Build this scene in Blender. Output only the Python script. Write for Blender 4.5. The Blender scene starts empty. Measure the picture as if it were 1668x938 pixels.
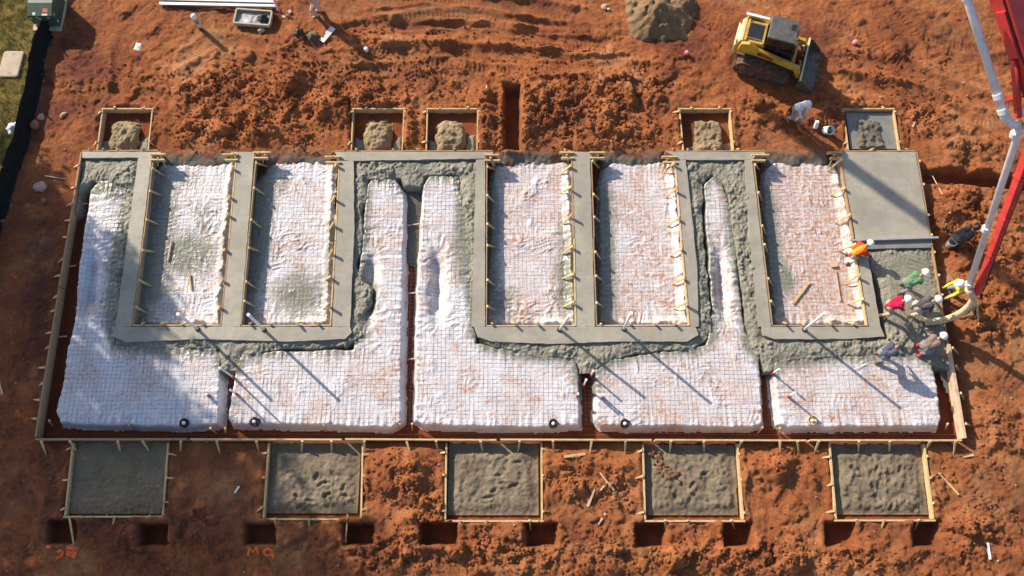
import bpy, bmesh, math, random
import numpy as np
from mathutils import Vector, Matrix

random.seed(7); RNG = np.random.default_rng(11)
scene = bpy.context.scene
C = scene.collection
R = math.radians

# ------------------------------------------------------------------ camera
FPX, PITCH, CH = 1400.0, R(71.95), 29.7           # focal length in photo pixels, tilt below horizon, height
CY = -CH / math.tan(PITCH)
cam_d = bpy.data.cameras.new('camera'); cam = bpy.data.objects.new('camera', cam_d); C.objects.link(cam)
cam.location = (0, CY, CH); cam.rotation_euler = (math.pi/2 - PITCH, 0, 0)
cam_d.sensor_width = 36; cam_d.lens = 36*FPX/1668; cam_d.clip_end = 2000
scene.camera = cam
# ------------------------------------------------------------------ sky, sun, exposure
SUN_EL = R(28.5); SUN_AZ = R(-42)                   # light travels towards (+x, -y)
sd_ = Vector((math.cos(SUN_AZ)*math.cos(SUN_EL), math.sin(SUN_AZ)*math.cos(SUN_EL), -math.sin(SUN_EL)))
world = bpy.data.worlds.new('World'); scene.world = world; world.use_nodes = True
wn = world.node_tree; bg = wn.nodes['Background']
sky = wn.nodes.new('ShaderNodeTexSky'); sky.sky_type = 'NISHITA'; sky.sun_disc = False
sky.sun_elevation = SUN_EL; sky.sun_rotation = math.atan2(-sd_.x, -sd_.y); sky.air_density = 1.0; sky.dust_density = 1.5
wn.links.new(sky.outputs[0], bg.inputs[0]); bg.inputs[1].default_value = 0.115
sun_d = bpy.data.lights.new('sun', 'SUN'); sun = bpy.data.objects.new('sun', sun_d); C.objects.link(sun)
sun_d.energy = 5.0; sun_d.angle = R(0.5); sun_d.color = (1.0, 0.87, 0.70)
sun.rotation_euler = sd_.to_track_quat('-Z', 'Y').to_euler(); sun.location = (-20, 20, 30)
vs = scene.view_settings; vs.view_transform = 'Standard'; vs.look = 'None'; vs.exposure = 0.66; vs.gamma = 1
vs.use_curve_mapping = False

# ------------------------------------------------------------------ helpers
def at(px, py, z=0.0):
    """world point at height z seen at photo pixel (px, py)"""
    u, v = (px-834.0)/FPX, (469.0-py)/FPX
    c, s = math.cos(PITCH), math.sin(PITCH)
    d = (u, c + v*s, -s + v*c)
    t = (z-CH)/d[2]
    return Vector((u*t, CY + d[1]*t, z))
def at2(px, py, z=0.0):
    p = at(px, py, z); return (p.x, p.y)
def poly(pts, z=0.0): return np.array([at2(a, b, z) for a, b in pts])

def tag(o, label=None, cat=None, group=None, kind=None):
    if label: o['label'] = label
    if cat: o['category'] = cat
    if group: o['group'] = group
    if kind: o['kind'] = kind
    return o
def empty(name, loc=(0, 0, 0), rz=0):
    o = bpy.data.objects.new(name, None); C.objects.link(o); o.location = loc; o.rotation_euler = (0, 0, rz)
    o.empty_display_size = 0.1
    return o
def link(name, me, mat=None, parent=None):
    o = bpy.data.objects.new(name, me); C.objects.link(o)
    if mat is not None:
        for m in (mat if isinstance(mat, (list, tuple)) else [mat]): me.materials.append(m)
    if parent: o.parent = parent
    return o

class MB:
    def __init__(s): s.v = []; s.f = []; s.m = []
    def add(s, v, f, m=0):
        n = len(s.v); s.v += [tuple(p) for p in v]; s.f += [tuple(i+n for i in q) for q in f]; s.m += [m]*len(f); return s
    def box(s, c, d, rz=0, M=None, m=0):
        x, y, z = d[0]/2, d[1]/2, d[2]/2
        vs_ = [Vector((a*x, b*y, e*z)) for a in (-1, 1) for b in (-1, 1) for e in (-1, 1)]
        if M is not None: vs_ = [M @ p for p in vs_]
        elif rz: q = Matrix.Rotation(rz, 3, 'Z'); vs_ = [q @ p for p in vs_]
        c = Vector(c)
        return s.add([p+c for p in vs_], [(0,1,3,2),(4,6,7,5),(0,4,5,1),(2,3,7,6),(0,2,6,4),(1,5,7,3)], m)
    def bar(s, a, b, w, h=None, w2=None, h2=None, up=(0, 0, 1), m=0):
        """tapered square bar from a to b"""
        a, b = Vector(a), Vector(b); h = w if h is None else h; w2 = w if w2 is None else w2; h2 = h if h2 is None else h2
        d = (b-a).normalized(); u = Vector(up)
        if abs(d.dot(u)) > .98: u = Vector((0, 1, 0))
        sx = d.cross(u).normalized(); sy = sx.cross(d).normalized()
        vs_ = [p + sx*i*ww/2 + sy*j*hh/2 for p, ww, hh in ((a, w, h), (b, w2, h2)) for i, j in ((-1,-1),(1,-1),(1,1),(-1,1))]
        return s.add(vs_, [(3,2,1,0),(4,5,6,7),(0,1,5,4),(1,2,6,5),(2,3,7,6),(3,0,4,7)], m)
    def tube(s, pts, r, n=8, cap=True, m=0):
        pts = [Vector(p) for p in pts]; rs = r if isinstance(r, (list, tuple)) else [r]*len(pts)
        vs_ = []; u = None
        for i, p in enumerate(pts):
            d = (pts[min(i+1, len(pts)-1)] - pts[max(i-1, 0)]).normalized()
            if u is None: u = d.orthogonal().normalized()
            else:
                u = (u - d*u.dot(d)); u = u.normalized() if u.length > 1e-6 else d.orthogonal().normalized()
            w = d.cross(u)
            vs_ += [p + (u*math.cos(k*2*math.pi/n) + w*math.sin(k*2*math.pi/n))*rs[i] for k in range(n)]
        f = []
        for i in range(len(pts)-1):
            for k in range(n): f.append((i*n+k, i*n+(k+1) % n, (i+1)*n+(k+1) % n, (i+1)*n+k))
        if cap: f += [tuple(range(n))[::-1], tuple(range((len(pts)-1)*n, len(pts)*n))]
        return s.add(vs_, f, m)
    def prism(s, pts, z0, z1, m=0):
        n = len(pts)
        ar = sum(pts[i][0]*pts[(i+1) % n][1]-pts[(i+1) % n][0]*pts[i][1] for i in range(n))
        if ar < 0: pts = pts[::-1]
        vs_ = [(p[0], p[1], z0) for p in pts] + [(p[0], p[1], z1) for p in pts]
        return s.add(vs_, [tuple(range(n))[::-1], tuple(range(n, 2*n))] + [(i, (i+1) % n, n+(i+1) % n, n+i) for i in range(n)], m)
    def lathe(s, prof, c=(0, 0, 0), n=16, m=0):
        vs_ = [(c[0]+r_*math.cos(k*2*math.pi/n), c[1]+r_*math.sin(k*2*math.pi/n), c[2]+z) for r_, z in prof for k in range(n)]
        f = [(i*n+k, i*n+(k+1) % n, (i+1)*n+(k+1) % n, (i+1)*n+k) for i in range(len(prof)-1) for k in range(n)]
        f += [tuple(range(n))[::-1], tuple(range((len(prof)-1)*n, len(prof)*n))]
        return s.add(vs_, f, m)
    def build(s, name, mat=None, parent=None, smooth=False, bevel=0):
        me = bpy.data.meshes.new(name); me.from_pydata(s.v, [], s.f); me.update()
        o = link(name, me, mat, parent)
        if any(s.m): me.polygons.foreach_set('material_index', s.m)
        if smooth: me.polygons.foreach_set('use_smooth', [True]*len(me.polygons))
        if bevel:
            b = o.modifiers.new('bevel', 'BEVEL'); b.width = bevel; b.segments = 2; b.limit_method = 'ANGLE'
        return o

def np_mesh(name, V, F, smooth=True):
    me = bpy.data.meshes.new(name); n, k = F.shape
    me.vertices.add(len(V)); me.vertices.foreach_set('co', np.ascontiguousarray(V, dtype=np.float32).ravel())
    me.loops.add(n*k); me.loops.foreach_set('vertex_index', np.ascontiguousarray(F, dtype=np.int32).ravel())
    me.polygons.add(n); me.polygons.foreach_set('loop_start', np.arange(0, n*k, k, dtype=np.int32))
    me.polygons.foreach_set('use_smooth', np.full(n, smooth, dtype=bool))
    me.update(calc_edges=True)
    return me
def attr(me, name, a):
    t = me.attributes.new(name, 'FLOAT', 'POINT'); t.data.foreach_set('value', np.ascontiguousarray(a, dtype=np.float32).ravel())
def grid_mesh(name, X, Y, Z, mask=None, attrs={}):
    """X, Y, Z 2-d arrays; keeps quads whose four corners are all in mask"""
    h, w = Z.shape; I = np.arange(h*w).reshape(h, w)
    F = np.stack([I[:-1, :-1], I[:-1, 1:], I[1:, 1:], I[1:, :-1]], -1).reshape(-1, 4)
    V = np.stack([X.ravel(), Y.ravel(), Z.ravel()], -1)
    used = None
    if mask is not None:
        mk = mask.ravel(); F = F[mk[F].all(1)]
        used = np.unique(F); mp = np.zeros(h*w, int); mp[used] = np.arange(len(used)); F = mp[F]; V = V[used]
    me = np_mesh(name, V, F)
    for k, a in attrs.items(): attr(me, k, a.ravel() if used is None else a.ravel()[used])
    return me

# noise
def perlin(x, y, seed=0):
    x = np.asarray(x, np.float32); y = np.asarray(y, np.float32)
    r = np.random.default_rng(seed); n = 256
    ang = r.random((n, n))*2*np.pi; gx, gy = np.cos(ang).astype(np.float32), np.sin(ang).astype(np.float32)
    xi, yi = np.floor(x).astype(np.int32), np.floor(y).astype(np.int32); xf, yf = x-xi.astype(np.float32), y-yi.astype(np.float32)
    u = xf*xf*xf*(xf*(xf*6-15)+10); v = yf*yf*yf*(yf*(yf*6-15)+10)
    def g(a, b): i, j = (xi+a) % n, (yi+b) % n; return gx[i, j]*(xf-a)+gy[i, j]*(yf-b)
    p = g(0,0)*(1-u)+g(1,0)*u; q = g(0,1)*(1-u)+g(1,1)*u
    return (p*(1-v)+q*v)*1.5
def fbm(x, y, wl, oc=4, seed=0, gain=.5):
    s = 0; a = 1; t = 0
    for k in range(oc): s = s + a*perlin(x/wl+17.3*k, y/wl-9.1*k, seed+k); t += a; a *= gain; wl /= 2.03
    return s/t
def billow(x, y, wl, oc=3, seed=0, gain=.5):
    s = 0; a = 1; t = 0
    for k in range(oc): s = s + a*np.abs(perlin(x/wl+3.3*k, y/wl+5.7*k, seed+k)); t += a; a *= gain; wl /= 2.1
    return s/t
def cells(x, y, wl, seed=0):
    """distance to nearest / second nearest jittered point, and a random value of the nearest cell"""
    r = np.random.default_rng(seed); n = 256; jx, jy, jv = r.random((n, n)), r.random((n, n)), r.random((n, n))
    x, y = x/wl, y/wl; xi, yi = np.floor(x).astype(int), np.floor(y).astype(int)
    d1 = np.full(x.shape, 9.0); d2 = d1.copy(); val = np.zeros(x.shape)
    for a in (-1, 0, 1):
        for b in (-1, 0, 1):
            i, j = (xi+a) % n, (yi+b) % n
            d = np.hypot(xi+a+jx[i, j]-x, yi+b+jy[i, j]-y)
            near = d < d1; d2 = np.where(near, d1, np.minimum(d2, d)); val = np.where(near, jv[i, j], val); d1 = np.where(near, d, d1)
    return d1, d2, val
def sstep(a, b, x): t = np.clip((x-a)/(b-a), 0, 1); return t*t*(3-2*t)
def sdist(P, X, Y, ret_t=False):
    """signed distance to polygon (positive inside); optionally arc length of nearest boundary point"""
    P = np.asarray(P); n = len(P); best = np.full(X.shape, 1e9); inside = np.zeros(X.shape, bool); T = np.zeros(X.shape); acc = 0
    for i in range(n):
        ax, ay = P[i]; bx, by = P[(i+1) % n]; ex, ey = bx-ax, by-ay; L2 = ex*ex+ey*ey+1e-12
        t = np.clip(((X-ax)*ex+(Y-ay)*ey)/L2, 0, 1); d = np.hypot(X-ax-t*ex, Y-ay-t*ey)
        if ret_t: T = np.where(d < best, acc+t*math.sqrt(L2), T)
        best = np.minimum(best, d); acc += math.sqrt(L2)
        c = ((ay > Y) != (by > Y)) & (X < (bx-ax)*(Y-ay)/((by-ay) if abs(by-ay) > 1e-9 else 1e-9)+ax); inside ^= c
    d = np.where(inside, best, -best)
    return (d, T) if ret_t else d
def pdist(P, X, Y):
    """distance to polyline, arc length along it, side sign"""
    best = np.full(X.shape, 1e9); T = np.zeros(X.shape); S = np.zeros(X.shape); acc = 0
    for i in range(len(P)-1):
        ax, ay = P[i]; bx, by = P[i+1]; ex, ey = bx-ax, by-ay; L2 = ex*ex+ey*ey+1e-12
        t = np.clip(((X-ax)*ex+(Y-ay)*ey)/L2, 0, 1); dx, dy = X-ax-t*ex, Y-ay-t*ey; d = np.hypot(dx, dy); m = d < best
        T = np.where(m, acc+t*math.sqrt(L2), T); S = np.where(m, np.sign(ex*dy-ey*dx), S); best = np.minimum(best, d); acc += math.sqrt(L2)
    return best, T, S

# ------------------------------------------------------------------ materials
def newmat(name):
    m = bpy.data.materials.new(name); m.use_nodes = True; nt = m.node_tree; return m, nt, nt.nodes['Principled BSDF']
def N(nt, t, **kw):
    n = nt.nodes.new(t)
    for k, v in kw.items():
        if k.startswith('i_'): n.inputs[k[2:].replace('_', ' ')].default_value = v
        else: setattr(n, k, v)
    return n
def ramp(nt, src, stops, interp='LINEAR'):
    r = nt.nodes.new('ShaderNodeValToRGB'); cr = r.color_ramp; cr.interpolation = interp
    while len(cr.elements) < len(stops): cr.elements.new(.5)
    for e, (p, c) in zip(cr.elements, stops): e.position = p; e.color = (c, c, c, 1) if isinstance(c, (int, float)) else (*c, 1)
    nt.links.new(src, r.inputs[0]); return r.outputs[0]
def mix(nt, fac, a, b, mode='MIX'):
    m = nt.nodes.new('ShaderNodeMix'); m.data_type = 'RGBA'; m.blend_type = mode
    for sock, v in ((m.inputs[0], fac), (m.inputs[6], a), (m.inputs[7], b)):
        if hasattr(v, 'links'): nt.links.new(v, sock)
        elif isinstance(v, (int, float)): sock.default_value = v
        else: sock.default_value = (*v, 1)
    return m.outputs[2]
def noise(nt, scale, detail=6, rough=.6, dist=0, vec=None):
    n = N(nt, 'ShaderNodeTexNoise'); n.inputs['Scale'].default_value = scale; n.inputs['Detail'].default_value = detail
    n.inputs['Roughness'].default_value = rough; n.inputs['Distortion'].default_value = dist
    if vec is not None: nt.links.new(vec, n.inputs['Vector'])
    return n.outputs[0]
def coords(nt, scale=(1, 1, 1), obj=False):
    if obj: tc = N(nt, 'ShaderNodeTexCoord'); src = tc.outputs['Object']
    else: g = N(nt, 'ShaderNodeNewGeometry'); src = g.outputs['Position']
    mp = N(nt, 'ShaderNodeMapping'); mp.inputs['Scale'].default_value = scale; nt.links.new(src, mp.inputs[0]); return mp.outputs[0]
def bump(nt, b, h, strength=.5, dist=.02):
    n = N(nt, 'ShaderNodeBump'); n.inputs['Strength'].default_value = strength; n.inputs['Distance'].default_value = dist
    nt.links.new(h, n.inputs['Height']); nt.links.new(n.outputs[0], b.inputs['Normal'])
def simple(name, col, rough=.6, metal=0, var=.25, scale=8, dirt=0, spec=.4):
    m, nt, b = newmat(name); v = coords(nt, obj=False)
    n = noise(nt, scale, 5, .6, 0, v)
    c = ramp(nt, n, [(.3, tuple(x*(1-var) for x in col)), (.7, tuple(min(1, x*(1+var*.6)) for x in col))])
    if dirt:
        d = ramp(nt, noise(nt, scale*.7, 6, .7, .5, v), [(.5, 0.), (.72, 1.)])
        mm = N(nt, 'ShaderNodeMath', operation='MULTIPLY'); nt.links.new(d, mm.inputs[0]); mm.inputs[1].default_value = dirt
        c = mix(nt, mm.outputs[0], c, (.28, .11, .05))
    nt.links.new(c, b.inputs['Base Color']); b.inputs['Roughness'].default_value = rough; b.inputs['Metallic'].default_value = metal
    b.inputs['Specular IOR Level'].default_value = spec
    return m
def attr_node(nt, name): a = N(nt, 'ShaderNodeAttribute'); a.attribute_name = name; return a.outputs['Fac']

def m_clay():
    m, nt, b = newmat('red_clay'); v = coords(nt)
    n1 = noise(nt, .35, 6, .62, .3, v); n2 = noise(nt, 2.2, 6, .68, .2, v); n3 = noise(nt, 11, 8, .78, 0, v)
    c = ramp(nt, n1, [(.32, (.18, .056, .030)), (.43, (.35, .112, .042)), (.57, (.48, .174, .064)), (.70, (.56, .28, .14))])
    c = mix(nt, ramp(nt, n2, [(.34, .8), (.54, 0.)]), c, mix(nt, .5, c, (.15, .045, .025)))
    c = mix(nt, ramp(nt, n3, [(.52, 0.), (.70, .75)]), c, (.50, .25, .13))
    c = mix(nt, ramp(nt, n3, [(.30, .7), (.46, 0.)]), c, (.12, .040, .022))
    loose = attr_node(nt, 'loose'); c = mix(nt, loose, c, mix(nt, ramp(nt, n2, [(.35, 0.), (.65, 1.)]), (.46, .148, .050), (.60, .245, .095)))
    wet = attr_node(nt, 'wet'); c = mix(nt, wet, c, mix(nt, ramp(nt, n2, [(.3, 0.), (.7, 1.)]), (.10, .036, .030), (.20, .070, .050)))  # damp clay tone, which also carries painted tree shade on the left
    tan = attr_node(nt, 'tan'); c = mix(nt, tan, c, mix(nt, ramp(nt, n2, [(.3, 0.), (.7, 1.)]), (.24, .135, .062), (.40, .24, .12)))
    red = attr_node(nt, 'trench'); c = mix(nt, red, c, mix(nt, ramp(nt, n2, [(.3, 0.), (.7, 1.)]), (.20, .058, .028), (.30, .085, .038)))
    slur = attr_node(nt, 'slurry'); c = mix(nt, slur, c, mix(nt, ramp(nt, n2, [(.3, 0.), (.7, 1.)]), (.17, .175, .15), (.27, .27, .22)))
    gr = attr_node(nt, 'lawn'); c = mix(nt, gr, c, mix(nt, ramp(nt, n2, [(.35, 0.), (.65, 1.)]), (.16, .135, .035), (.30, .22, .075)))
    nt.links.new(c, b.inputs['Base Color']); b.inputs['Roughness'].default_value = .92; b.inputs['Specular IOR Level'].default_value = .15
    ad = N(nt, 'ShaderNodeMath', operation='ADD'); nt.links.new(n3, ad.inputs[0]); nt.links.new(noise(nt, 40, 4, .7, 0, v), ad.inputs[1])
    bump(nt, b, ad.outputs[0], 1.0, .085)
    return m
def m_poly():
    m, nt, b = newmat('white_poly_sheet'); v = coords(nt)
    n1 = noise(nt, .75, 7, .72, .8, v); n2 = noise(nt, 7, 6, .75, .3, v); vx = coords(nt, (1.2, 9, 1)); vy = coords(nt, (9, 1.2, 1))
    sx = noise(nt, 2, 4, .6, .3, vx); sy = noise(nt, 2, 4, .6, .3, vy)
    c = ramp(nt, n2, [(.3, (.52, .525, .57)), (.65, (.65, .655, .70))])
    mud = attr_node(nt, 'mud')
    n0 = noise(nt, .45, 5, .6, .5, v); c = mix(nt, ramp(nt, n0, [(.44, 0.), (.68, .34)]), c, (.47, .385, .32))
    def mul(a, k):
        q = N(nt, 'ShaderNodeMath', operation='MULTIPLY'); q.use_clamp = True
        for i, z in enumerate((a, k)):
            if hasattr(z, 'links'): nt.links.new(z, q.inputs[i])
            else: q.inputs[i].default_value = z
        return q.outputs[0]
    big = ramp(nt, n1, [(.47, .03), (.62, 1.)])
    ov = N(nt, 'ShaderNodeMapRange'); ov.inputs['From Min'].default_value = 1.0; ov.inputs['From Max'].default_value = 3.0; nt.links.new(mud, ov.inputs['Value'])
    ba = N(nt, 'ShaderNodeMath', operation='ADD'); ba.use_clamp = True; nt.links.new(big, ba.inputs[0]); nt.links.new(ov.outputs[0], ba.inputs[1]); big = ba.outputs[0]
    st = ramp(nt, n2, [(.43, 0.), (.60, 1.)])
    c = mix(nt, mul(mul(big, st), mul(mud, 1.6)), c, (.44, .215, .105))
    ln = ramp(nt, sx, [(.52, 0.), (.7, .75)]); ln2 = ramp(nt, sy, [(.54, 0.), (.72, .7)])
    c = mix(nt, mul(mul(ln, mud), .5), c, (.42, .23, .15)); c = mix(nt, mul(mul(ln2, mud), .45), c, (.38, .24, .18))
    cem = attr_node(nt, 'cement')
    sp = N(nt, 'ShaderNodeMath', operation='ADD'); nt.links.new(cem, sp.inputs[0]); nt.links.new(n2, sp.inputs[1])
    sp2 = N(nt, 'ShaderNodeMath', operation='ADD'); nt.links.new(sp.outputs[0], sp2.inputs[0]); nt.links.new(n1, sp2.inputs[1])
    c = mix(nt, mul(ramp(nt, sp2.outputs[0], [(.0, 0.), (1., 1.)]), 1), c, c)
    cf = N(nt, 'ShaderNodeMapRange'); cf.inputs['From Min'].default_value = 1.28; cf.inputs['From Max'].default_value = 1.75; nt.links.new(sp2.outputs[0], cf.inputs['Value'])
    c = mix(nt, cf.outputs[0], c, ramp(nt, n2, [(.3, (.15, .155, .13)), (.7, (.27, .27, .22))]))
    nt.links.new(c, b.inputs['Base Color']); b.inputs['Roughness'].default_value = .33; b.inputs['Specular IOR Level'].default_value = .45
    w = N(nt, 'ShaderNodeTexNoise'); w.inputs['Scale'].default_value = 3.2; w.inputs['Detail'].default_value = 2; w.inputs['Distortion'].default_value = 1.6; nt.links.new(v, w.inputs['Vector'])
    cr = ramp(nt, w.outputs[0], [(.40, 0.), (.47, 1.), (.53, 1.), (.60, 0.)]); bump(nt, b, cr, .28, .02)
    return m
def m_concrete(name, lo, hi, rough, bscale, bstr, bdist, fleck=.0):
    m, nt, b = newmat(name); v = coords(nt)
    n1 = noise(nt, .9, 5, .6, .3, v); n2 = noise(nt, bscale, 5, .65, 0, v); n4 = noise(nt, 60, 3, .7, 0, v)
    n5 = noise(nt, 1.6, 4, .55, 1.5, coords(nt, (.35, 2.2, 1)))
    c = ramp(nt, n1, [(.32, tuple(x*.86 for x in lo)), (.68, hi)]); c = mix(nt, ramp(nt, n5, [(.45, 0.), (.68, .4)]), c, tuple(x*.84 for x in lo))
    c = mix(nt, ramp(nt, n2, [(.3, .45), (.55, 0.)]), c, tuple(x*.7 for x in lo))
    c = mix(nt, ramp(nt, n4, [(.6, 0.), (.75, fleck)]), c, (.45, .43, .36))
    nt.links.new(c, b.inputs['Base Color']); b.inputs['Roughness'].default_value = rough; b.inputs['Specular IOR Level'].default_value = .35
    bump(nt, b, n2, bstr, bdist); return m
def m_wood(name, col, dark):
    m, nt, b = newmat(name); v = coords(nt)
    n = noise(nt, 3.5, 5, .65, .3, v); n2 = noise(nt, 22, 4, .7, .4, v)
    c = ramp(nt, n2, [(.3, dark), (.65, col)]); c = mix(nt, ramp(nt, n, [(.5, 0.), (.72, .65)]), c, (.26, .125, .06))
    nt.links.new(c, b.inputs['Base Color']); b.inputs['Roughness'].default_value = .75; b.inputs['Specular IOR Level'].default_value = .25
    bump(nt, b, n2, .3, .004); return m
M = {}
M['clay'] = m_clay(); M['poly'] = m_poly()
M['smooth'] = m_concrete('screeded_concrete', (.30, .281, .233), (.37, .346, .288), .55, 5, .12, .01)
M['rough'] = m_concrete('wet_concrete', (.20, .192, .150), (.30, .286, .222), .38, 24, 1.0, .035, .45)
M['wetconc'] = m_concrete('wet_struck_concrete', (.20, .205, .19), (.24, .24, .22), .30, 6, .08, .01)
M['sand'] = m_concrete('fill_sand', (.165, .130, .088), (.265, .21, .138), .9, 18, 1.0, .04, .35)
M['sandgrey'] = m_concrete('grey_fill', (.125, .112, .088), (.20, .175, .13), .85, 14, .7, .02, .1)
M['sandtan'] = m_concrete('tan_sand', (.25, .185, .105), (.39, .295, .17), .9, 18, 1.0, .04, .35)
M['gravel'] = m_concrete('gravel_bed', (.185, .142, .090), (.28, .215, .14), .9, 20, 1.0, .045, .5)
M['slurry'] = m_concrete('dark_slurry', (.085, .085, .070), (.13, .13, .105), .45, 12, .5, .02)
M['wood'] = m_wood('form_lumber', (.62, .455, .24), (.46, .31, .15))
M['woodgrey'] = m_wood('weathered_lumber', (.40, .27, .15), (.28, .175, .10))
M['woodpink'] = m_wood('pale_lumber', (.62, .45, .33), (.50, .34, .24))
M['wire'] = simple('steel_wire', (.26, .215, .19), .7, .3, .4, 6)
M['white'] = simple('white_plastic', (.78, .78, .76), .4, 0, .08, 4, .15)
M['pvc'] = simple('white_pvc', (.80, .80, .80), .35, 0, .06, 3, .1)
M['redplastic'] = simple('red_plastic', (.50, .025, .03), .45, 0, .2, 6, .1)
M['pink'] = simple('pink_plastic', (.80, .22, .32), .5, 0, .15, 9)
M['black'] = simple('black_plastic', (.02, .02, .022), .45, 0, .3, 6)
M['steel'] = simple('dull_steel', (.30, .29, .28), .5, .7, .25, 6, .3)
M['alu'] = simple('aluminium', (.62, .63, .64), .35, .6, .12, 4, .15)
# ================================================================== GROUND
ZC, ZP, ZB, ZT = 0.30, 0.16, -0.16, -0.30         # concrete top, front pads, bay floors, trench bottom
FO = poly([(133, 247), (1492, 245), (1572, 715), (57, 713)], ZC)      # outer line of the foundation
def axis(a, b, step, far):
    core = np.arange(a, b+step/2, step); g = []; d = step; x = b
    while x < far: d *= 1.35; x += d; g.append(x)
    g = np.array(g); lo = a-(g-b)
    return np.concatenate([lo[::-1], core, g])
gx = axis(-22, 22, .046, 420); gy = axis(-11.2, 13.6, .046, 420)
GX, GY = np.meshgrid(gx.astype(np.float32), gy.astype(np.float32))
def win(x0, x1, y0, y1):
    return (slice(*np.searchsorted(gy, (y0, y1))), slice(*np.searchsorted(gx, (x0, x1))))
core = (np.abs(GX) < 23) & (GY > -12) & (GY < 15)
cP, sP = math.cos(PITCH), math.sin(PITCH)
dep = (GY-CY)*cP + CH*sP
dep_ = np.maximum(dep, 5)
PX = 834+FPX*GX/dep_; PY = 469-FPX*((GY-CY)*sP - CH*cP)/dep_           # where each ground point lies on the site plan (plan drawn in photo pixels)
def blob(x, y, rx, ry, p=2): return np.exp(-(np.abs((PX-x)/rx)**p+np.abs((PY-y)/ry)**p))
rough = np.full(GX.shape, .24, np.float32)
for x, y, rx, ry, a in [(400,170,170,65,.75),(330,215,80,30,.5),(560,150,110,50,.6),(480,205,80,30,.6),(900,175,95,65,1.0),(1030,160,80,60,.65),(960,225,60,22,.8),
        (820,205,28,50,.9),(667,205,14,45,.8),(1055,225,50,18,.8),(1240,190,60,40,.6),(1340,200,45,35,.6),(1515,190,50,50,.75),(1590,300,60,60,.5),(1560,345,45,50,.7),
        (1610,420,70,70,.65),(1615,520,60,40,.8),(650,770,48,45,1.1),(700,850,60,60,.7),(930,770,55,45,.8),(1000,790,40,50,.6),(1000,905,120,35,.7),(790,900,90,35,.8),(1260,765,70,45,.75),
        (1200,905,110,30,.8),(1400,915,110,25,.8),(1580,860,70,60,.7),(330,860,60,60,.3),(190,890,90,40,.35),(500,890,70,50,.35),(640,905,60,40,.6),(690,215,8,40,.6),(785,215,14,50,.9),
        (120,150,60,90,.18),(80,480,50,120,.12),(1630,700,60,70,.4),(1560,760,40,40,.3),(1400,120,60,40,.3),(700,60,200,40,.15),(650,110,330,90,.32),(1450,130,220,80,.25),(1600,650,90,250,.2),(1000,880,500,60,.25)]:
    rough += a*blob(x, y, rx, ry)
rough = np.clip(rough, 0, 1.15)*(.75+.6*np.clip(fbm(GX, GY, 1.6, 3, 91), -.6, .8))
rough = np.clip(rough, .05, 1.2)
z = .10*fbm(GX, GY, 7, 3, 5)+.05*fbm(GX, GY, 2.2, 3, 15)
wx = GX+.12*fbm(GX, GY, .6, 2, 31); wy = GY+.12*fbm(GX, GY, .6, 2, 37)
f1, f2, fv = cells(wx, wy, .80, 29); d1, d2, cv = cells(wx, wy, .34, 3); e1, e2, ev = cells(wx*1.1, wy*1.1, .16, 8)
lump = (1-np.minimum(d1, 1)**1.4)*cv**1.6*.26 + (1-np.minimum(e1, 1)**1.4)*ev**1.3*.10
lump += (1-np.minimum(f1, 1)**1.3)*fv**4*.42
lump += .24*(fbm(wx*.8+wy*.5, wy*1.25-wx*.4, .85, 4, 55)+.1) + .05*fbm(GX, GY, .14, 2, 77)
z += rough*lump*.92
z += .018*fbm(GX, GY, .16, 2, 44)+.06*(billow(GX, GY, .55, 3, 46)-.2)
# mounds
for x, y, rx, ry, h in [(905,150,50,45,.45),(860,200,18,45,.30),(985,190,30,45,.32),(665,205,16,45,.22),(650,762,44,36,.55),(1265,760,26,20,.42),(1230,765,50,30,.12),(940,752,50,20,.30),
        (1340,195,50,22,.22),(1540,350,20,22,.25),(1610,515,50,35,.25),(1620,400,40,90,.15),(300,150,60,60,.12),(400,190,90,40,.16),(540,190,30,40,.2),(1190,200,20,30,.15),(1050,110,40,14,.14),
        (700,870,36,34,.30),(1000,760,20,20,.22),(1320,790,20,30,.15),(1200,910,80,20,.2),(1590,860,30,40,.25),(1530,235,60,40,.18),(790,200,14,40,.3)]:
    c_ = at2(x, y); w = win(c_[0]-rx/16., c_[0]+rx/16., c_[1]-ry/15., c_[1]+ry/15.)
    z[w] += (h*np.exp(-(((PX-x)/rx)**2+((PY-y)/ry)**2)[w])*(.75+.5*fbm(GX[w], GY[w], .7, 3, int(x))))
loose = np.clip((rough-.35)*1.3, 0, .8)*sstep(-.25, .35, fbm(GX, GY, .9, 3, 61))
wet = np.zeros(GX.shape); tan = np.zeros(GX.shape); trench = np.zeros(GX.shape); slurry = np.zeros(GX.shape)  # wet: damp clay, plus tree shade painted in along the left and bottom left
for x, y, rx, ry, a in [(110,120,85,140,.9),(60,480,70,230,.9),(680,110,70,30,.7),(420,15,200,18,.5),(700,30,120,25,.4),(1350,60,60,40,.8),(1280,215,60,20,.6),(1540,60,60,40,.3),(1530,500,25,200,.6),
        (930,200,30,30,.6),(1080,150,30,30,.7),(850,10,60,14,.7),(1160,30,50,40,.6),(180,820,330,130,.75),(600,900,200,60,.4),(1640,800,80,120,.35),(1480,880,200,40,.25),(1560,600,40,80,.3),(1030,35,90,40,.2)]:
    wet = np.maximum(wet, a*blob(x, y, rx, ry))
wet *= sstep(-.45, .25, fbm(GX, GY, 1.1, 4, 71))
for x, y, rx, ry, a in [(700,20,170,22,.55),(360,60,60,40,.55),(560,100,160,30,.25),(1040,845,60,40,.4),(950,830,80,30,.3),(1640,600,60,50,.6),(1630,790,60,60,.55),(1570,40,80,60,.35),(1600,230,70,40,.35),(1000,900,150,35,.3),(1560,130,90,60,.2)]:
    tan = np.maximum(tan, a*blob(x, y, rx, ry))
tan *= sstep(-.4, .3, fbm(GX, GY, .8, 4, 73))
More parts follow.
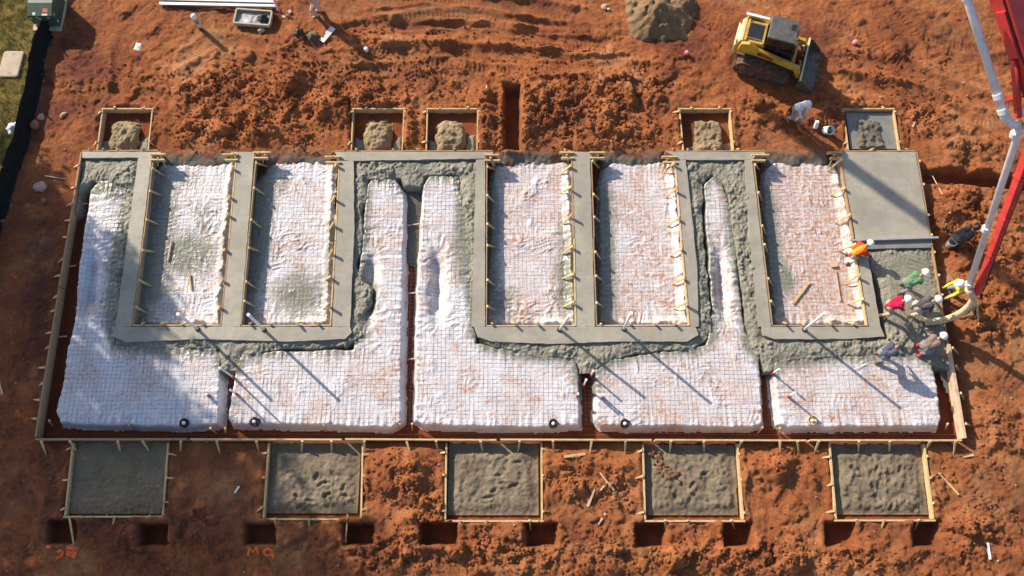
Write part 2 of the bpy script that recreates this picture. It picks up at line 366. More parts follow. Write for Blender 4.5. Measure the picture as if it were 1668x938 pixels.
# ruts and tread marks left by machines
def rut(pts, w, depth, ridge, cleat=0, wl=.17):
    global z
    P = poly(pts); m = core & (GX > P[:, 0].min()-1) & (GX < P[:, 0].max()+1) & (GY > P[:, 1].min()-1) & (GY < P[:, 1].max()+1)
    X, Y = GX[m]+.13*fbm(GX[m], GY[m], .7, 3, 3), GY[m]+.13*fbm(GX[m], GY[m], .7, 3, 4)
    d, t, s = pdist(P, X, Y); k = .55+.6*np.clip(fbm(X, Y, 1.0, 2, 9)+.3, 0, 1)
    Lt = t.max(); k = k*sstep(0, .9, t)*sstep(0, .9, Lt-t)
    h = -depth*np.exp(-(d/w)**4)+ridge*np.exp(-((d-1.45*w)/(.5*w))**2)
    zz = z[m]; flat = np.exp(-(d/w)**6)*.5*sstep(0, .9, t)*sstep(0, .9, Lt-t)
    zz = zz*(1-flat)+flat*np.mean(zz)
    if cleat: h += cleat*np.exp(-(d/(w*.9))**6)*np.sin(2*np.pi*(t/wl + .25*np.abs(d)/w))
    z[m] = zz+h*k
for pts, w, dp, rg in [([(600,25),(690,14),(790,22),(880,42),(985,48)],.16,.09,.07),([(640,45),(760,40),(860,50),(990,58)],.13,.08,.06),([(800,75),(850,88),(930,90),(1010,86)],.12,.10,.07),
        ([(800,50),(880,62),(985,68)],.12,.07,.06),([(800,88),(860,96),(960,98),(1050,92)],.12,.06,.05),([(560,70),(640,62),(760,60)],.2,.05,.05),([(480,85),(560,70),(640,80)],.2,.06,.05),
        ([(1420,150),(1500,165),(1580,200),(1668,240)],.3,.07,.07),([(1400,105),(1480,110),(1560,130),(1660,160)],.25,.05,.06),([(190,50),(196,100),(188,180)],.25,.10,.05),
        ([(1560,620),(1620,660),(1680,700)],.2,.05,.05),([(1540,590),(1610,630),(1680,670)],.18,.04,.05),([(330,20),(345,60),(365,85)],.2,.05,.05),([(540,52),(700,46),(850,62),(1010,80)],.34,.13,.12),([(560,96),(700,84),(800,92),(900,104),(1040,104)],.30,.11,.12),([(840,116),(960,112),(1090,122)],.28,.10,.10),([(1340,96),(1450,108),(1560,152),(1680,190)],.34,.12,.13),([(1380,140),(1480,150),(1560,176),(1680,226)],.30,.10,.11),([(1420,10),(1480,60),(1500,110)],.30,.10,.10),([(620,8),(760,0),(900,20),(980,34)],.30,.10,.11),([(280,110),(340,70),(420,74),(470,100)],.26,.08,.08)]: rut(pts, w, dp, rg)
for pts in [[(620,6),(700,-4),(800,10)],[(640,30),(720,24),(800,32),(850,40)],[(800,66),(900,74),(980,76)],[(1410,30),(1430,80),(1490,120)],[(1440,0),(1500,60),(1570,80),(1668,70)],[(1590,50),(1620,70),(1668,64)],
            [(1600,110),(1630,95),(1668,100)],[(1130,20),(1190,60),(1210,90)],[(1570,600),(1620,640),(1668,676)],[(1590,575),(1640,612),(1690,650)],[(1600,740),(1640,790),(1668,830)],[(600,90),(720,104),(860,120),(960,118)],[(560,40),(600,70),(660,110),(690,150)],[(480,110),(600,118),(760,100)],[(1330,30),(1400,60),(1440,110)],[(1560,760),(1600,810),(1640,860),(1668,900)],
            [(1610,150),(1640,170),(1680,165)],[(1560,190),(1610,200),(1668,190)],[(60,700),(90,800),(60,930)],[(20,850),(50,900),(40,938)],[(1255,850),(1290,790),(1310,740)]]: rut(pts, .19, .05, .035, .024)
fl_ = .85*np.exp(-(((PX-1258)/75)**4+((PY-100)/48)**4)); z = z*(1-fl_)-.03*fl_
# footings and trenches
FI = sdist(FO, GX, GY)
inn = sstep(-.10, .02, FI)
ytop = at2(800, 246, ZC)[1]
gap = np.zeros(GX.shape)
for a, b in [(258,378),(428,545),(802,918),(978,1082),(1240,1352)]:
    xa, xb = at2(a, 250, 0)[0], at2(b, 250, 0)[0]; gap = np.maximum(gap, sstep(xa-.1, xa+.15, GX)*(1-sstep(xb-.15, xb+.1, GX)))
gap *= sstep(-2.2, -1.2, GY-ytop)
bank = z*.5-.02 - .30*sstep(-.15, .75, (ytop-GY)+.22*fbm(GX, GY, .7, 3, 12))
trn = ZT+.02*fbm(GX, GY, .5, 3, 19)
near = np.exp(-np.maximum(-FI, 0)/.5)
z = z*(1-.75*near)
inside = trn*(1-gap)+np.maximum(bank, trn)*gap
ext = z*(1-gap*np.exp(-np.maximum(GY-ytop, 0)/.5))+np.maximum(bank, trn)*gap*np.exp(-np.maximum(GY-ytop, 0)/.5)
# the ground lies lower along the right-hand side
xr = FO[1, 0]+(FO[2, 0]-FO[1, 0])*np.clip((FO[1, 1]-GY)/(FO[1, 1]-FO[2, 1]), 0, 1)
low = np.exp(-np.maximum(GX-xr-.35, 0)/.35)*(GX > xr-.3)*sstep(FO[2, 1]-.6, FO[2, 1]+.4, GY)*(1-sstep(FO[1, 1]-.8, FO[1, 1]+.2, GY))
ext = ext-.26*low
z = ext*(1-inn)+inside*inn
trench = np.maximum(trench, inn)
slurry = np.maximum(slurry, gap*np.exp(-((GY-ytop+.30)/.38)**2)*sstep(-.1, .25, np.abs(fbm(GX, GY, 1.6, 2, 23))*2.2))
def pit(P, depth, edge=.09, tr=.7):
    global z, trench
    w = win(P[:, 0].min()-.8, P[:, 0].max()+.8, P[:, 1].min()-.8, P[:, 1].max()+.8); X, Y = GX[w], GY[w]
    d = sdist(P, X, Y)+.05*fbm(X, Y, .35, 3, 2); k = sstep(-edge, edge, d)
    z[w] = z[w]*(1-k)+(depth+.02*fbm(X, Y, .3, 2, 6))*k+.05*np.exp(-((d+.16)/.10)**2)*(1+fbm(X, Y, .5, 2, 66)); trench[w] = np.maximum(trench[w], k*tr)
def rect(x0, y0, x1, y1): return poly([(x0, y0), (x1, y0), (x1, y1), (x0, y1)])
for x0, y0, x1, y1 in [(80,848,124,884),(229,854,274,887),(401,853,448,886),(562,853,608,886),(686,852,744,887),(858,853,906,889),(1036,852,1082,890),(1179,852,1223,889),(1346,850,1390,888),(1488,850,1528,888)]:
    pit(rect(x0, y0, x1, y1), -.48, .06)
pit(rect(822,140,847,244), -.42, .08)
pit(poly([(1500,276),(1600,286),(1700,296),(1700,312),(1600,302),(1505,294)]), -.38, .14)
# rear boxes stand in shallow pits, porch boxes too
REAR = [((167,178),(248,178),(241,244),(158,244)), ((575,178),(658,178),(655,244),(572,244)), ((696,178),(778,178),(777,244),(694,244)), ((1107,178),(1189,178),(1195,244),(1113,244)), ((1374,178),(1456,178),(1466,244),(1382,244))]
PORCH = [((119,717),(274,717),(265,839),(106,839)), ((438,717),(591,717),(588,843),(429,843)), ((727,718),(882,718),(883,846),(725,846)), ((1047,719),(1201,719),(1211,846),(1051,846)), ((1351,719),(1505,719),(1521,845),(1362,845))]
for q in REAR: pit(poly(q, .1), -.16, .04)
for q in PORCH: pit(poly(q, .1), -.14, .04, .9)
# lawn on the left, beyond the silt fence
FENCE = [(104,-70),(90,0),(86,40),(68,78),(58,130),(44,195),(28,255),(10,310),(-8,375),(-40,480)]
lw = poly([(-2500,-900),(140,-900)]+FENCE+[(-200,900),(-2500,900)])
dl = sdist(lw, GX, GY); dl = np.where(np.abs(dl) > 1e8, -1, dl)
lawn = sstep(-.02, .10, dl+.04*fbm(GX, GY, .5, 2, 88))
far = 1-core.astype(float)
z = z*(1-lawn)+(.03+.05*fbm(GX, GY, 3, 2, 99)+.015*fbm(GX, GY, .25, 2, 98))*lawn
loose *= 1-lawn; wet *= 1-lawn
z = np.where(core, z, np.where(dl > 0, .03, 0)+.0)
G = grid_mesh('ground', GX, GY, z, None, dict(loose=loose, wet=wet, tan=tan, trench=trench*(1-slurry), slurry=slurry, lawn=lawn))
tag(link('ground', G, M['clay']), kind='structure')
def ground_z(x, y):
    i = int(np.clip(np.searchsorted(gx, x), 1, len(gx)-1)); j = int(np.clip(np.searchsorted(gy, y), 1, len(gy)-1))
    return float(z[j-1:j+1, i-1:i+1].mean())
def gat(px, py, dz=0.0):
    p = at(px, py, 0)
    for _ in range(4): p = at(px, py, ground_z(p.x, p.y))
    return Vector((p.x, p.y, ground_z(p.x, p.y)+dz))

# loose clods and stones lying on the dirt
ico = bmesh.new(); bmesh.ops.create_icosphere(ico, subdivisions=1, radius=1); ICV = np.array([v.co[:] for v in ico.verts]); ICF = np.array([[v.index for v in f.verts] for f in ico.faces]); ico.free()
OCV = np.array([(1,0,0),(-1,0,0),(0,1,0),(0,-1,0),(0,0,1),(0,0,-1)], float); OCF = np.array([(0,2,4),(2,1,4),(1,3,4),(3,0,4),(2,0,5),(1,2,5),(3,1,5),(0,3,5)])
def clods(name, n, lo, hi, pw, weight, mat, label, cat):
    w = (weight*core*(lawn < .1)*(inn < .05)).ravel(); w = w/w.sum()
    idx = RNG.choice(w.size, n, p=w); x = GX.ravel()[idx]+RNG.uniform(-.03, .03, n); y = GY.ravel()[idx]+RNG.uniform(-.03, .03, n); zz = z.ravel()[idx]
    s = lo+(hi-lo)*RNG.random(n)**pw
    sc = s[:, None, None]*RNG.uniform(.6, 1.2, (n, 1, 3)); ICV_, ICF_ = (ICV, ICF) if n != 15000 else (OCV, OCF); V = ICV_[None]*sc*RNG.uniform(.75, 1.2, (n, len(ICV_), 1))
    a = RNG.uniform(0, 6.28, n); ca, sa = np.cos(a)[:, None], np.sin(a)[:, None]
    V = np.stack([V[..., 0]*ca-V[..., 1]*sa, V[..., 0]*sa+V[..., 1]*ca, V[..., 2]], -1)
    V += np.stack([x, y, zz+s*.25], -1)[:, None, :]
    F = ICF_[None]+(np.arange(n)*len(ICV_))[:, None, None]
    me = np_mesh(name, V.reshape(-1, 3), F.reshape(-1, 3), False)
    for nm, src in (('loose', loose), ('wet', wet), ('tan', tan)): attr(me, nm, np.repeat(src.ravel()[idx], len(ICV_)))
    for nm in ('trench', 'slurry', 'lawn'): attr(me, nm, np.zeros(len(V.reshape(-1, 3))))
    return tag(link(name, me, mat), label, cat, kind='stuff')
clods('dirt_clods', 14000, .016, .075, 3.0, (np.clip(rough-.25, .01, 1)**1.7)*(trench < .2), M['clay'], 'loose red clay clods scattered over the churned dirt', 'dirt')
clods('crumbs', 15000, .008, .028, 1.6, (rough+.15)*(trench < .2), M['clay'], 'fine crumbs of red clay all over the dirt', 'dirt')
M['stone'] = simple('pale_stone', (.36, .25, .18), .85, 0, .4, 5)
clods('pebbles', 900, .012, .045, 2.5, np.ones(GX.shape)*(trench < .2), M['stone'], 'small pale stones strewn over the red dirt', 'stones')

# ================================================================== FOUNDATION
# ---- white plastic sheets over the fill
PADS = {}
RP = [[(134,254),(232,254),(224,300),(208,420),(195,540),(180,548),(181,470),(189,400),(199,340),(204,312),(150,296),(128,310),(124,345),(117,350)],
 [(179,525),(186,564),(260,570),(352,570),(361,604),(386,606),(396,580),(470,570),(555,566),(585,548),(595,520),(565,540),(200,545)],
 [(568,256),(792,256),(784,302),(762,302),(745,286),(692,286),(688,304),(658,304),(650,292),(602,294),(598,320),(590,350),(594,385),(582,430),(592,455),(606,465),(607,492),(588,520),(592,545),(560,570),(556,540),(566,500),(572,300)],
 [(745,280),(782,284),(776,545),(792,568),(770,540),(765,480),(760,400),(752,330)],
 [(772,540),(798,566),(870,583),(935,584),(944,612),(949,640),(964,640),(970,604),(1000,586),(1060,574),(1130,570),(1156,552),(1157,520),(1130,540),(775,545)],
 [(1112,258),(1226,258),(1246,530),(1246,562),(1224,572),(1216,552),(1209,480),(1195,400),(1186,330),(1180,302),(1160,285),(1148,298),(1147,340),(1150,400),(1158,480),(1161,540),(1152,556),(1130,545),(1128,400)],
 [(1216,560),(1236,545),(1444,548),(1437,470),(1400,403),(1519,400),(1538,505),(1552,604),(1524,598),(1500,580),(1440,577),(1380,582),(1272,590),(1259,606),(1245,606),(1238,584)]]
RPW = [poly(q, .2) for q in RP]
def pad(name, label, pts, ztop, zbot, slots=(), cement=(), mud=.6, soft=.075, amp=1.0, step=.036, seed=0, group=None, edge_fold=1.0, rise=0):
    P = poly(pts, ztop)
    x = np.arange(P[:, 0].min()-.3, P[:, 0].max()+.3, step); y = np.arange(P[:, 1].min()-.3, P[:, 1].max()+.3, step); X, Y = np.meshgrid(x, y)
    d, t = sdist(P, X, Y, True); d = d+.085*fbm(X, Y, .9, 4, seed+1)
    Z = zbot+(ztop-zbot)*sstep(-.10, soft, d)
    wxx, wyy = X+.25*fbm(X, Y, 1.2, 2, seed+3), Y+.25*fbm(X, Y, 1.2, 2, seed+4)
    rid = np.clip(1-np.abs(perlin(wxx/.55, wyy/.9, seed+5))*5, 0, 1)**2; rid2 = np.clip(1-np.abs(perlin(wxx/.5+wyy/.5, (wyy-wxx)/1.3, seed+6))*5, 0, 1)**2
    rid3 = np.clip(1-np.abs(perlin(wxx/1.4, wyy/.22, seed+9))*4, 0, 1)**2
    rid4 = np.clip(1-np.abs(perlin(wxx/.17, wyy/1.3, seed+11))*4, 0, 1)**1.5; rid5 = np.clip(1-np.abs(perlin((wxx+.4*wyy)/.9, (wyy-.3*wxx)/.15, seed+12))*4, 0, 1)**1.5; reg3 = sstep(-.15, .25, fbm(X, Y, 1.1, 2, seed+13))
    reg = sstep(-.2, .4, fbm(X, Y, 1.5, 2, seed+7)); reg2 = sstep(-.2, .4, fbm(X, Y, 1.5, 2, seed+17))
    amp_ = amp*(.35+1.15*sstep(-.05, .40, fbm(X, Y, 1.3, 3, seed+31)))*(1.25 if ztop < 0 else 1.1)
    Z += amp_*(.012*rid*reg+.012*rid2*(1-reg)+.018*rid3*reg2+.020*rid4*reg3+.016*rid5*(1-reg3)+.004*fbm(X, Y, .3, 2, seed+8)+.03*fbm(X, Y, 1.6, 2, seed+2))
    Z += edge_fold*.048*perlin(t/.16, d/1.5, seed+10)*np.exp(-np.abs(d-.06)/.28)                # folds gathered along the hem
    if rise:                                     # the sheet is lapped up the right-hand wall
        xr_ = P[:, 0].mean(); side = sstep(xr_+.6, xr_+.9, X)*sstep(P[:, 1].max()-.2, P[:, 1].max()-.9, Y); Z += rise*side*sstep(.30, .0, d+.09*fbm(X, Y, .5, 3, seed+21))*(.75+.5*fbm(X, Y, .6, 2, seed+22))
    for (sx0, sy0, sx1, sy1, w, dp) in slots:
        S = np.array([at2(sx0, sy0, ztop), at2(sx1, sy1, ztop)]); q, tt, _ = pdist(S, X, Y); L = math.hypot(*(S[1]-S[0]))
        k = np.exp(-(q/(w*1.15+.10*fbm(X, Y, .5, 2, seed+41)))**2)*(.35+.65*sstep(0, .55, tt)*sstep(0, .55, L-tt)); Z -= 1.45*dp*k
        for e in S: # puckers at the ends of the slot
            rr = np.hypot(X-e[0], Y-e[1]); an = np.arctan2(Y-e[1], X-e[0]); Z += .013*np.cos(an*11+5*perlin(rr*2, an*1.5, seed))*np.exp(-((rr-.5)/.35)**2)
    cem = np.zeros(X.shape)
    for (cx, cy, rx, ry, a) in cement:
        c0 = at2(cx, cy, ztop); sx_ = rx/46.0; sy_ = ry/43.0
        cem = np.maximum(cem, a*np.exp(-(((X-c0[0])/sx_)**2+((Y-c0[1])/sy_)**2)))
    dr = np.min([-sdist(q, X, Y) for q in RPW], axis=0); cem = np.maximum(cem, .95*np.exp(-np.maximum(dr, 0)/.30)*(ztop > 0))
    me = grid_mesh(name, X, Y, Z, d > -.13, dict(mud=np.full(X.shape, mud)*(.55+.45*sstep(-.05, .35, d)), cement=cem))
    o = tag(link(name, me, M['poly']), label, 'plastic sheet', group)
    PADS[o.name] = (x, y, Z, d)
    return o
def field(o, xx, yy):
    x, y, Z, d = PADS[o.name]
    i = np.clip(((xx-x[0])/(x[1]-x[0])).astype(int), 0, len(x)-1); j = np.clip(((yy-y[0])/(y[1]-y[0])).astype(int), 0, len(y)-1)
    return Z[j, i], d[j, i]
def pad_z(o, px, py):
    p = at(px, py, .1); zz, _ = field(o, np.array([p.x]), np.array([p.y])); return at(px, py, float(zz[0]))
GP = 'white sheets over the wide front bays'
front = [
 pad('plastic_sheet', 'long L-shaped white sheet filling the left end of the foundation', [(146,312),(160,292),(214,292),(200,400),(190,560),(352,566),(362,585),(357,692),(300,697),(96,690),(90,672),(118,520),(132,400)], ZP, ZT, [(152,415,142,510,.19,.20)], [(190,300,60,36,1.1),(200,400,30,110,.75),(185,560,20,20,.6)], .42, seed=100, group=GP),
 pad('plastic_sheet', 'L-shaped white sheet left of the deep red centre trench, stem reaching up', [(596,300),(606,290),(646,290),(659,312),(655,688),(640,697),(378,692),(371,680),(382,600),(392,572),(575,568),(582,450),(588,400)], ZP, ZT, [(606,420,600,520,.18,.20)], [(585,460,22,100,.9),(480,572,120,14,.5)], .8, seed=200, group=GP),
 pad('plastic_sheet', 'L-shaped white sheet right of the deep red centre trench, stem reaching up', [(688,300),(698,284),(750,284),(768,400),(776,558),(935,578),(944,600),(945,694),(880,698),(690,694),(674,684),(678,480),(684,360)], ZP, ZT, [(712,415,712,520,.20,.22)], [(756,360,22,120,1.0),(850,578,90,16,.6)], .8, seed=300, group=GP),
 pad('plastic_sheet', 'white sheet with a narrow neck squeezed between two wet concrete walls', [(1146,300),(1160,284),(1178,292),(1192,340),(1215,540),(1238,572),(1244,690),(1230,696),(980,696),(970,684),(968,600),(985,584),(1150,562),(1158,500),(1150,380)], ZP, ZT, [(1172,410,1182,520,.18,.20)], [(1150,420,14,140,.8),(1200,420,16,140,.8),(1060,582,90,14,.6)], 1.15, seed=400, group=GP),
 pad('plastic_sheet', 'rectangular white sheet at the right end below the bending workers', [(1258,592),(1270,580),(1500,572),(1520,590),(1536,680),(1530,695),(1285,698),(1268,690),(1262,640)], ZP, ZT, [], [(1380,578,150,12,.5)], 1.2, seed=500, group=GP)]
GB = 'white sheets on the sunken bay floors'
bays = [
 pad('plastic_sheet', 'grey-smeared wrinkled sheet in the leftmost sunken bay', [(262,268),(290,258),(382,264),(358,528),(218,528),(240,300)], ZB, ZT, [], [(250,400,44,180,1.1),(300,410,70,50,.9),(290,290,50,30,.6),(330,350,40,50,.5),(240,500,60,40,.7),(372,400,18,200,.7)], .6, seed=600, group=GB, amp=1.25, rise=.34),
 pad('plastic_sheet', 'wrinkled white sheet in the second sunken bay from the left', [(440,268),(470,262),(545,262),(536,528),(397,528),(415,300)], ZB, ZT, [], [(415,380,36,190,1.1),(490,480,60,50,.85),(440,300,40,30,.6),(538,400,12,200,.7)], .8, seed=700, group=GB, amp=1.2, rise=.34),
 pad('plastic_sheet', 'dusty pink-stained sheet in the middle sunken bay', [(806,270),(830,262),(925,264),(936,528),(794,528),(800,300)], ZB, ZT, [], [(802,380,18,190,.9),(925,450,28,120,.85),(815,495,34,44,.75)], 1.6, seed=800, group=GB, amp=1.25, rise=.34),
 pad('plastic_sheet', 'striped dusty sheet in the fourth sunken bay from the left', [(985,275),(1005,262),(1095,264),(1118,528),(976,528),(975,300)], ZB, ZT, [], [(982,400,26,190,1.05),(1108,340,12,120,.7)], 1.5, seed=900, group=GB, amp=1.25, rise=.34),
 pad('plastic_sheet', 'orange-stained muddy sheet in the rightmost sunken bay', [(1248,275),(1262,264),(1360,268),(1410,528),(1262,528),(1242,300)], ZB, ZT, [], [(1252,400,26,180,1.0),(1280,455,16,34,1.0),(1372,300,14,40,.7)], 2.6, seed=1000, group=GB, amp=1.15, rise=.34)]
# ---- welded wire mesh over the sheets
def wires(name, label, o=None, P=None, zf=None, sp=.15, r=.0028, mat=None, group='welded wire mesh sheets'):
    rng = np.random.default_rng(len(bpy.data.objects)); V = []; F = []; n = 0
    if o is not None: x, y, Z, d = PADS[o.name]; x0, x1, y0, y1 = x[0], x[-1], y[0], y[-1]
    else: x0, y0 = P.min(0); x1, y1 = P.max(0)
    for ax in (0, 1):
        lo, hi, a, b = (y0, y1, x0, x1) if ax == 0 else (x0, x1, y0, y1)
        for c in np.arange(lo+.05, hi, sp):
            s = np.arange(a, b, .13); off = c+.02*np.sin(s*.9+c*3)+rng.normal(0, .006)
            xx, yy = (s, off) if ax == 0 else (off, s)
            if o is not None: zz, dd = field(o, xx, yy); ok = dd > .04; zz = zz+.0035+.0045*np.sin(s*2.3+c*7)*np.sin(s*.9-c*2)
            else: dd = sdist(P, xx, yy); ok = dd > .02; zz = np.full(s.shape, 1.0)*zf+.02*np.sin(s*1.3+c)
            run = []
            for k in range(len(s)+1):
                if k < len(s) and ok[k]: run.append((xx[k], yy[k], zz[k])); continue
                if len(run) > 1:
                    p = np.array(run); q = np.array([[0, 1.2], [-1, -.6], [1, -.6]])*r
                    ring = np.zeros((len(p), 3, 3)); ring[:] = p[:, None, :]; ring[:, :, 1-ax] += q[None, :, 0]; ring[:, :, 2] += q[None, :, 1]
                    V.append(ring.reshape(-1, 3)); i = np.arange(len(p)-1)[:, None]*3+n
                    for e in range(3): F.append(np.concatenate([i+e, i+(e+1) % 3, i+3+(e+1) % 3, i+3+e], 1))
                    n += len(p)*3
                run = []
    me = np_mesh(name, np.concatenate(V), np.concatenate(F), False)
    return tag(link(name, me, mat or M['wire']), label, 'wire mesh', group)
wl = ['over the long L-shaped sheet at the left end', 'over the sheet left of the centre trench', 'over the sheet right of the centre trench', 'over the sheet with the narrow neck', 'over the rectangular sheet at the right end']
for o, s in zip(front, wl): wires('wire_mesh', 'thin steel wire mesh '+s, o)
wl = ['leftmost', 'second from the left', 'middle', 'fourth from the left', 'rightmost']
for o, s in zip(bays, wl): wires('wire_mesh', 'thin steel wire mesh in the sunken bay, '+s, o, sp=.15, r=.0022)
M['wirepale'] = simple('dusty_wire', (.42, .30, .24), .7, .2, .3, 6)
for s, pts in [('in the deep centre trench', [(660,300),(683,300),(676,700),(655,700)]), ('in the first short trench from the left', [(362,600),(380,600),(371,700),(353,700)]), ('in the short trench beside the middle sheet', [(947,600),(966,600),(968,700),(946,700)]), ('in the rightmost short trench', [(1245,600),(1256,600),(1268,700),(1246,700)]),
               ('along the front edge trench', [(66,700),(1560,702),(1563,710),(62,709)])]:
    wires('wire_mesh', 'pale wire mesh '+s, P=poly(pts, -.2), zf=-.2, mat=M['wirepale'], r=.004)

# ---- concrete
found = tag(empty('concrete_foundation', at(834, 400, 0)), 'freshly poured grey concrete walls, slab and slumped edges of the foundation', 'concrete')
found_inv = Matrix.Translation(-found.location)
def part_of(o, par):
    o.parent = par; o.matrix_parent_inverse = Matrix.Translation(-par.location) if par.rotation_euler.z == 0 else par.matrix_world.inverted(); return o
def wob(pts, zc):
    """polygon in world with its edges broken into short slightly uneven pieces"""
    P = poly(pts, zc); out = []
    for i in range(len(P)):
        a, b = P[i], P[(i+1) % len(P)]; L = math.hypot(*(b-a)); n = max(1, int(L/.18))
        for k in range(n): out.append(tuple(a+(b-a)*k/n+(RNG.normal(0, .006, 2) if k else 0)))
    return out
SM = [('beam', [(134,247),(262,247),(262,254),(248,256),(134,257)]), ('beam', [(225,256.3),(247,256.3),(214,531.7),(188,531.7)]), ('beam', [(182,532),(570,532),(573,541),(562,552),(470,556),(330,552),(205,557),(184,548)]),
 ('beam', [(376,247),(430,247),(430,252),(414,253),(391,531.7),(361,531.7),(386,253),(376,253)]), ('beam', [(554,260),(576,262),(577,380),(570,531.7),(541,531.7)]), ('beam', [(545,247),(803,247),(803,253),(791,258),(560,262),(552,258)]),
 ('beam', [(775,260),(790,259),(790,531.7),(768,531.7)]), ('beam', [(772,532),(1133,532),(1138,545),(1120,556),(1000,556),(900,560),(800,556),(778,548)]), ('beam', [(917,247),(975,247),(975,253),(961,254),(969,531.7),(940,531.7),(933,253),(917,253)]),
 ('beam', [(1084,247),(1246,247),(1246,253),(1232,260),(1100,260),(1098,253)]), ('beam', [(1101,260.3),(1117,260.3),(1128,360),(1136,440),(1138,531.7),(1125,531.7)]), ('beam', [(1213,260.3),(1225,260.3),(1256,531.7),(1236,531.7),(1222,400)]),
 ('beam', [(1240,532),(1415,532),(1416,531),(1434,531),(1441,548),(1380,552),(1262,552),(1244,546)]), ('beam', [(1396,406),(1412,406),(1434,530.7),(1415.5,530.7)])]
for nm, pts in SM: part_of(MB().prism(wob(pts, ZC), -.25, ZC).build(nm, M['smooth']), found)
part_of(MB().prism(wob([(1368,247),(1491,247),(1515,389),(1395,393)], ZC), -.25, ZC).build('slab', M['smooth']), found)
part_of(MB().prism(wob([(1395,393.3),(1515,389.3),(1518,403),(1396.5,405.7)], ZC-.004), -.25, ZC-.006).build('struck_strip', M['wetconc']), found)
# slumped concrete beside the walls
step = .032
x = np.arange(FO[:, 0].min(), FO[:, 0].max(), step); y = np.arange(-3.2, FO[:, 1].max(), step); X, Y = np.meshgrid(x, y)
D = np.full(X.shape, -9.0)
for q in RP: D = np.maximum(D, sdist(poly(q, .22), X, Y))
lastD = sdist(poly(RP[-1], .22), X, Y)
D += .10*fbm(X, Y, .55, 3, 501)+.03
wx_, wy_ = X+.08*fbm(X, Y, .35, 2, 41), Y+.08*fbm(X, Y, .35, 2, 47)
a1, a2, av = cells(wx_, wy_, .30, 13); b1, b2, bv = cells(wx_, wy_, .13, 18)
drip = np.clip(1-np.abs(perlin(wx_/.16+.5*perlin(wx_/.5, wy_/.5, 3), wy_/.45, 83))*3, 0, 1)
clump = sstep(-.15, .35, fbm(X, Y, 1.3, 3, 93))
lum = (1-np.minimum(a1, 1)**1.5)*av**2*.085*clump+(1-np.minimum(b1, 1)**1.3)*bv**2*.085*(.3+.7*clump)+.06*fbm(X, Y, .6, 4, 57)+.035*drip*sstep(-.1, .4, fbm(X, Y, .9, 2, 87))+.02*fbm(X, Y, .09, 1, 59)
Zr = ZT+(.16-ZT)*sstep(-.05, .10, D)+.045*sstep(.1, .35, D)+lum*1.1*sstep(-.05, .08, D)
flat = sstep(.15, .6, sdist(poly([(1408,404),(1518,401),(1540,520),(1500,560),(1445,540),(1440,480)], .22), X, Y)+.15)   # raked level by the crew
rake = .012*np.sin((X*.35+Y)*2*np.pi/.16)*sstep(0, .4, fbm(X, Y, 1.1, 2, 5)+.1)
Zr = Zr*(1-flat)+(.245+.25*(lum-.05)+rake)*flat
part_of(link('slumped_concrete', grid_mesh('slumped_concrete', X, Y, Zr, D > -.06), M['rough']), found)
# thin slurry on the floor of the centre trench, and at its mouth in the others
for pts, zz in [([(655,296),(689,296),(686,400),(680,440),(660,430),(656,400)], -.22), ([(1524,590),(1552,600),(1562,640),(1540,640),(1530,610)], -.12)]:
    P = poly(pts, zz); xs = np.arange(P[:, 0].min(), P[:, 0].max(), .05); ys = np.arange(P[:, 1].min(), P[:, 1].max(), .05); X2, Y2 = np.meshgrid(xs, ys); dd = sdist(P, X2, Y2)
    part_of(link('slurry', grid_mesh('slurry', X2, Y2, zz+.02*fbm(X2, Y2, .4, 3, 9)+.03*sstep(0, .2, dd), dd > 0), M['slurry']), found)
# ================================================================== FORMWORK
def board(par, a, b, ztop, h, th=.05, mat=None):
    a = Vector((a[0], a[1], ztop-h/2)); b = Vector((b[0], b[1], ztop-h/2))
    return part_of(MB().bar(a, b, th, h).build('board', mat or M['wood']), par)
def stake(par, p, out, ztop, reach=None, mat=None, w=.078, up=.0):
    """raking stake from the board top at p to the ground further out"""
    o = Vector((out[0], out[1], 0)).normalized(); side = Vector((-o.y, o.x, 0)); r = reach or random.uniform(.30, .46)
    top = Vector((p[0], p[1], ztop+up+random.uniform(.0, .05)))+o*.05
    foot = top+o*r+side*random.uniform(-.14, .14); foot.z = max(ground_z(foot.x, foot.y)-.06, ztop-.55)
    return part_of(MB().bar(top-o*.02, foot, w, w*.8, w*.3, w*.3).build('stake', mat or M['wood']), par)
def boards_along(par, pa, pb, ztop, h, th=.05, L=4.9, mat=None, jit=.014):
    pa, pb = Vector(pa), Vector(pb); d = pb-pa; n = max(1, round(d.length/L)); u = Vector((-d.y, d.x)).normalized()
    for k in range(n):
        a = pa+d*(k/n)+u*random.uniform(-jit, jit); b = pa+d*((k+1)/n - .004)+u*random.uniform(-jit, jit)
        board(par, a, b, ztop+random.uniform(-.006, .006), h, th, mat or random.choice((M['wood'], M['wood'], M['woodpink'], M['woodgrey'])))
def stakes_px(par, pts, out, ztop, zpx=None, **kw):
    for x, y in pts: stake(par, at2(x, y, ztop), out, ztop, **kw)
BZ = ZC+.012
ff = tag(empty('foundation_form', at(834, 715, 0)), 'long wooden edge forms with raking stakes around the whole foundation', 'formwork')
boards_along(ff, at2(132.3, 248, BZ), at2(57, 713, BZ), BZ, .42, .06, mat=M['woodgrey'])
boards_along(ff, at2(57, 714.5, BZ), at2(1573, 717, BZ), BZ, .36, .055)
boards_along(ff, at2(1493.5, 247, BZ), at2(1546.5, 566, BZ), BZ-.02, .5, .045, mat=M['woodgrey'])
boards_along(ff, at2(1546, 560, BZ), at2(1572, 714, BZ), BZ+.01, .45, .10)
for a, b in [(133,258),(545,803),(1084,1246),(1368,1492)]: boards_along(ff, at2(a, 245.2, BZ), at2(b, 244.6, BZ), BZ-.015, .4, .04, mat=M['woodgrey'])
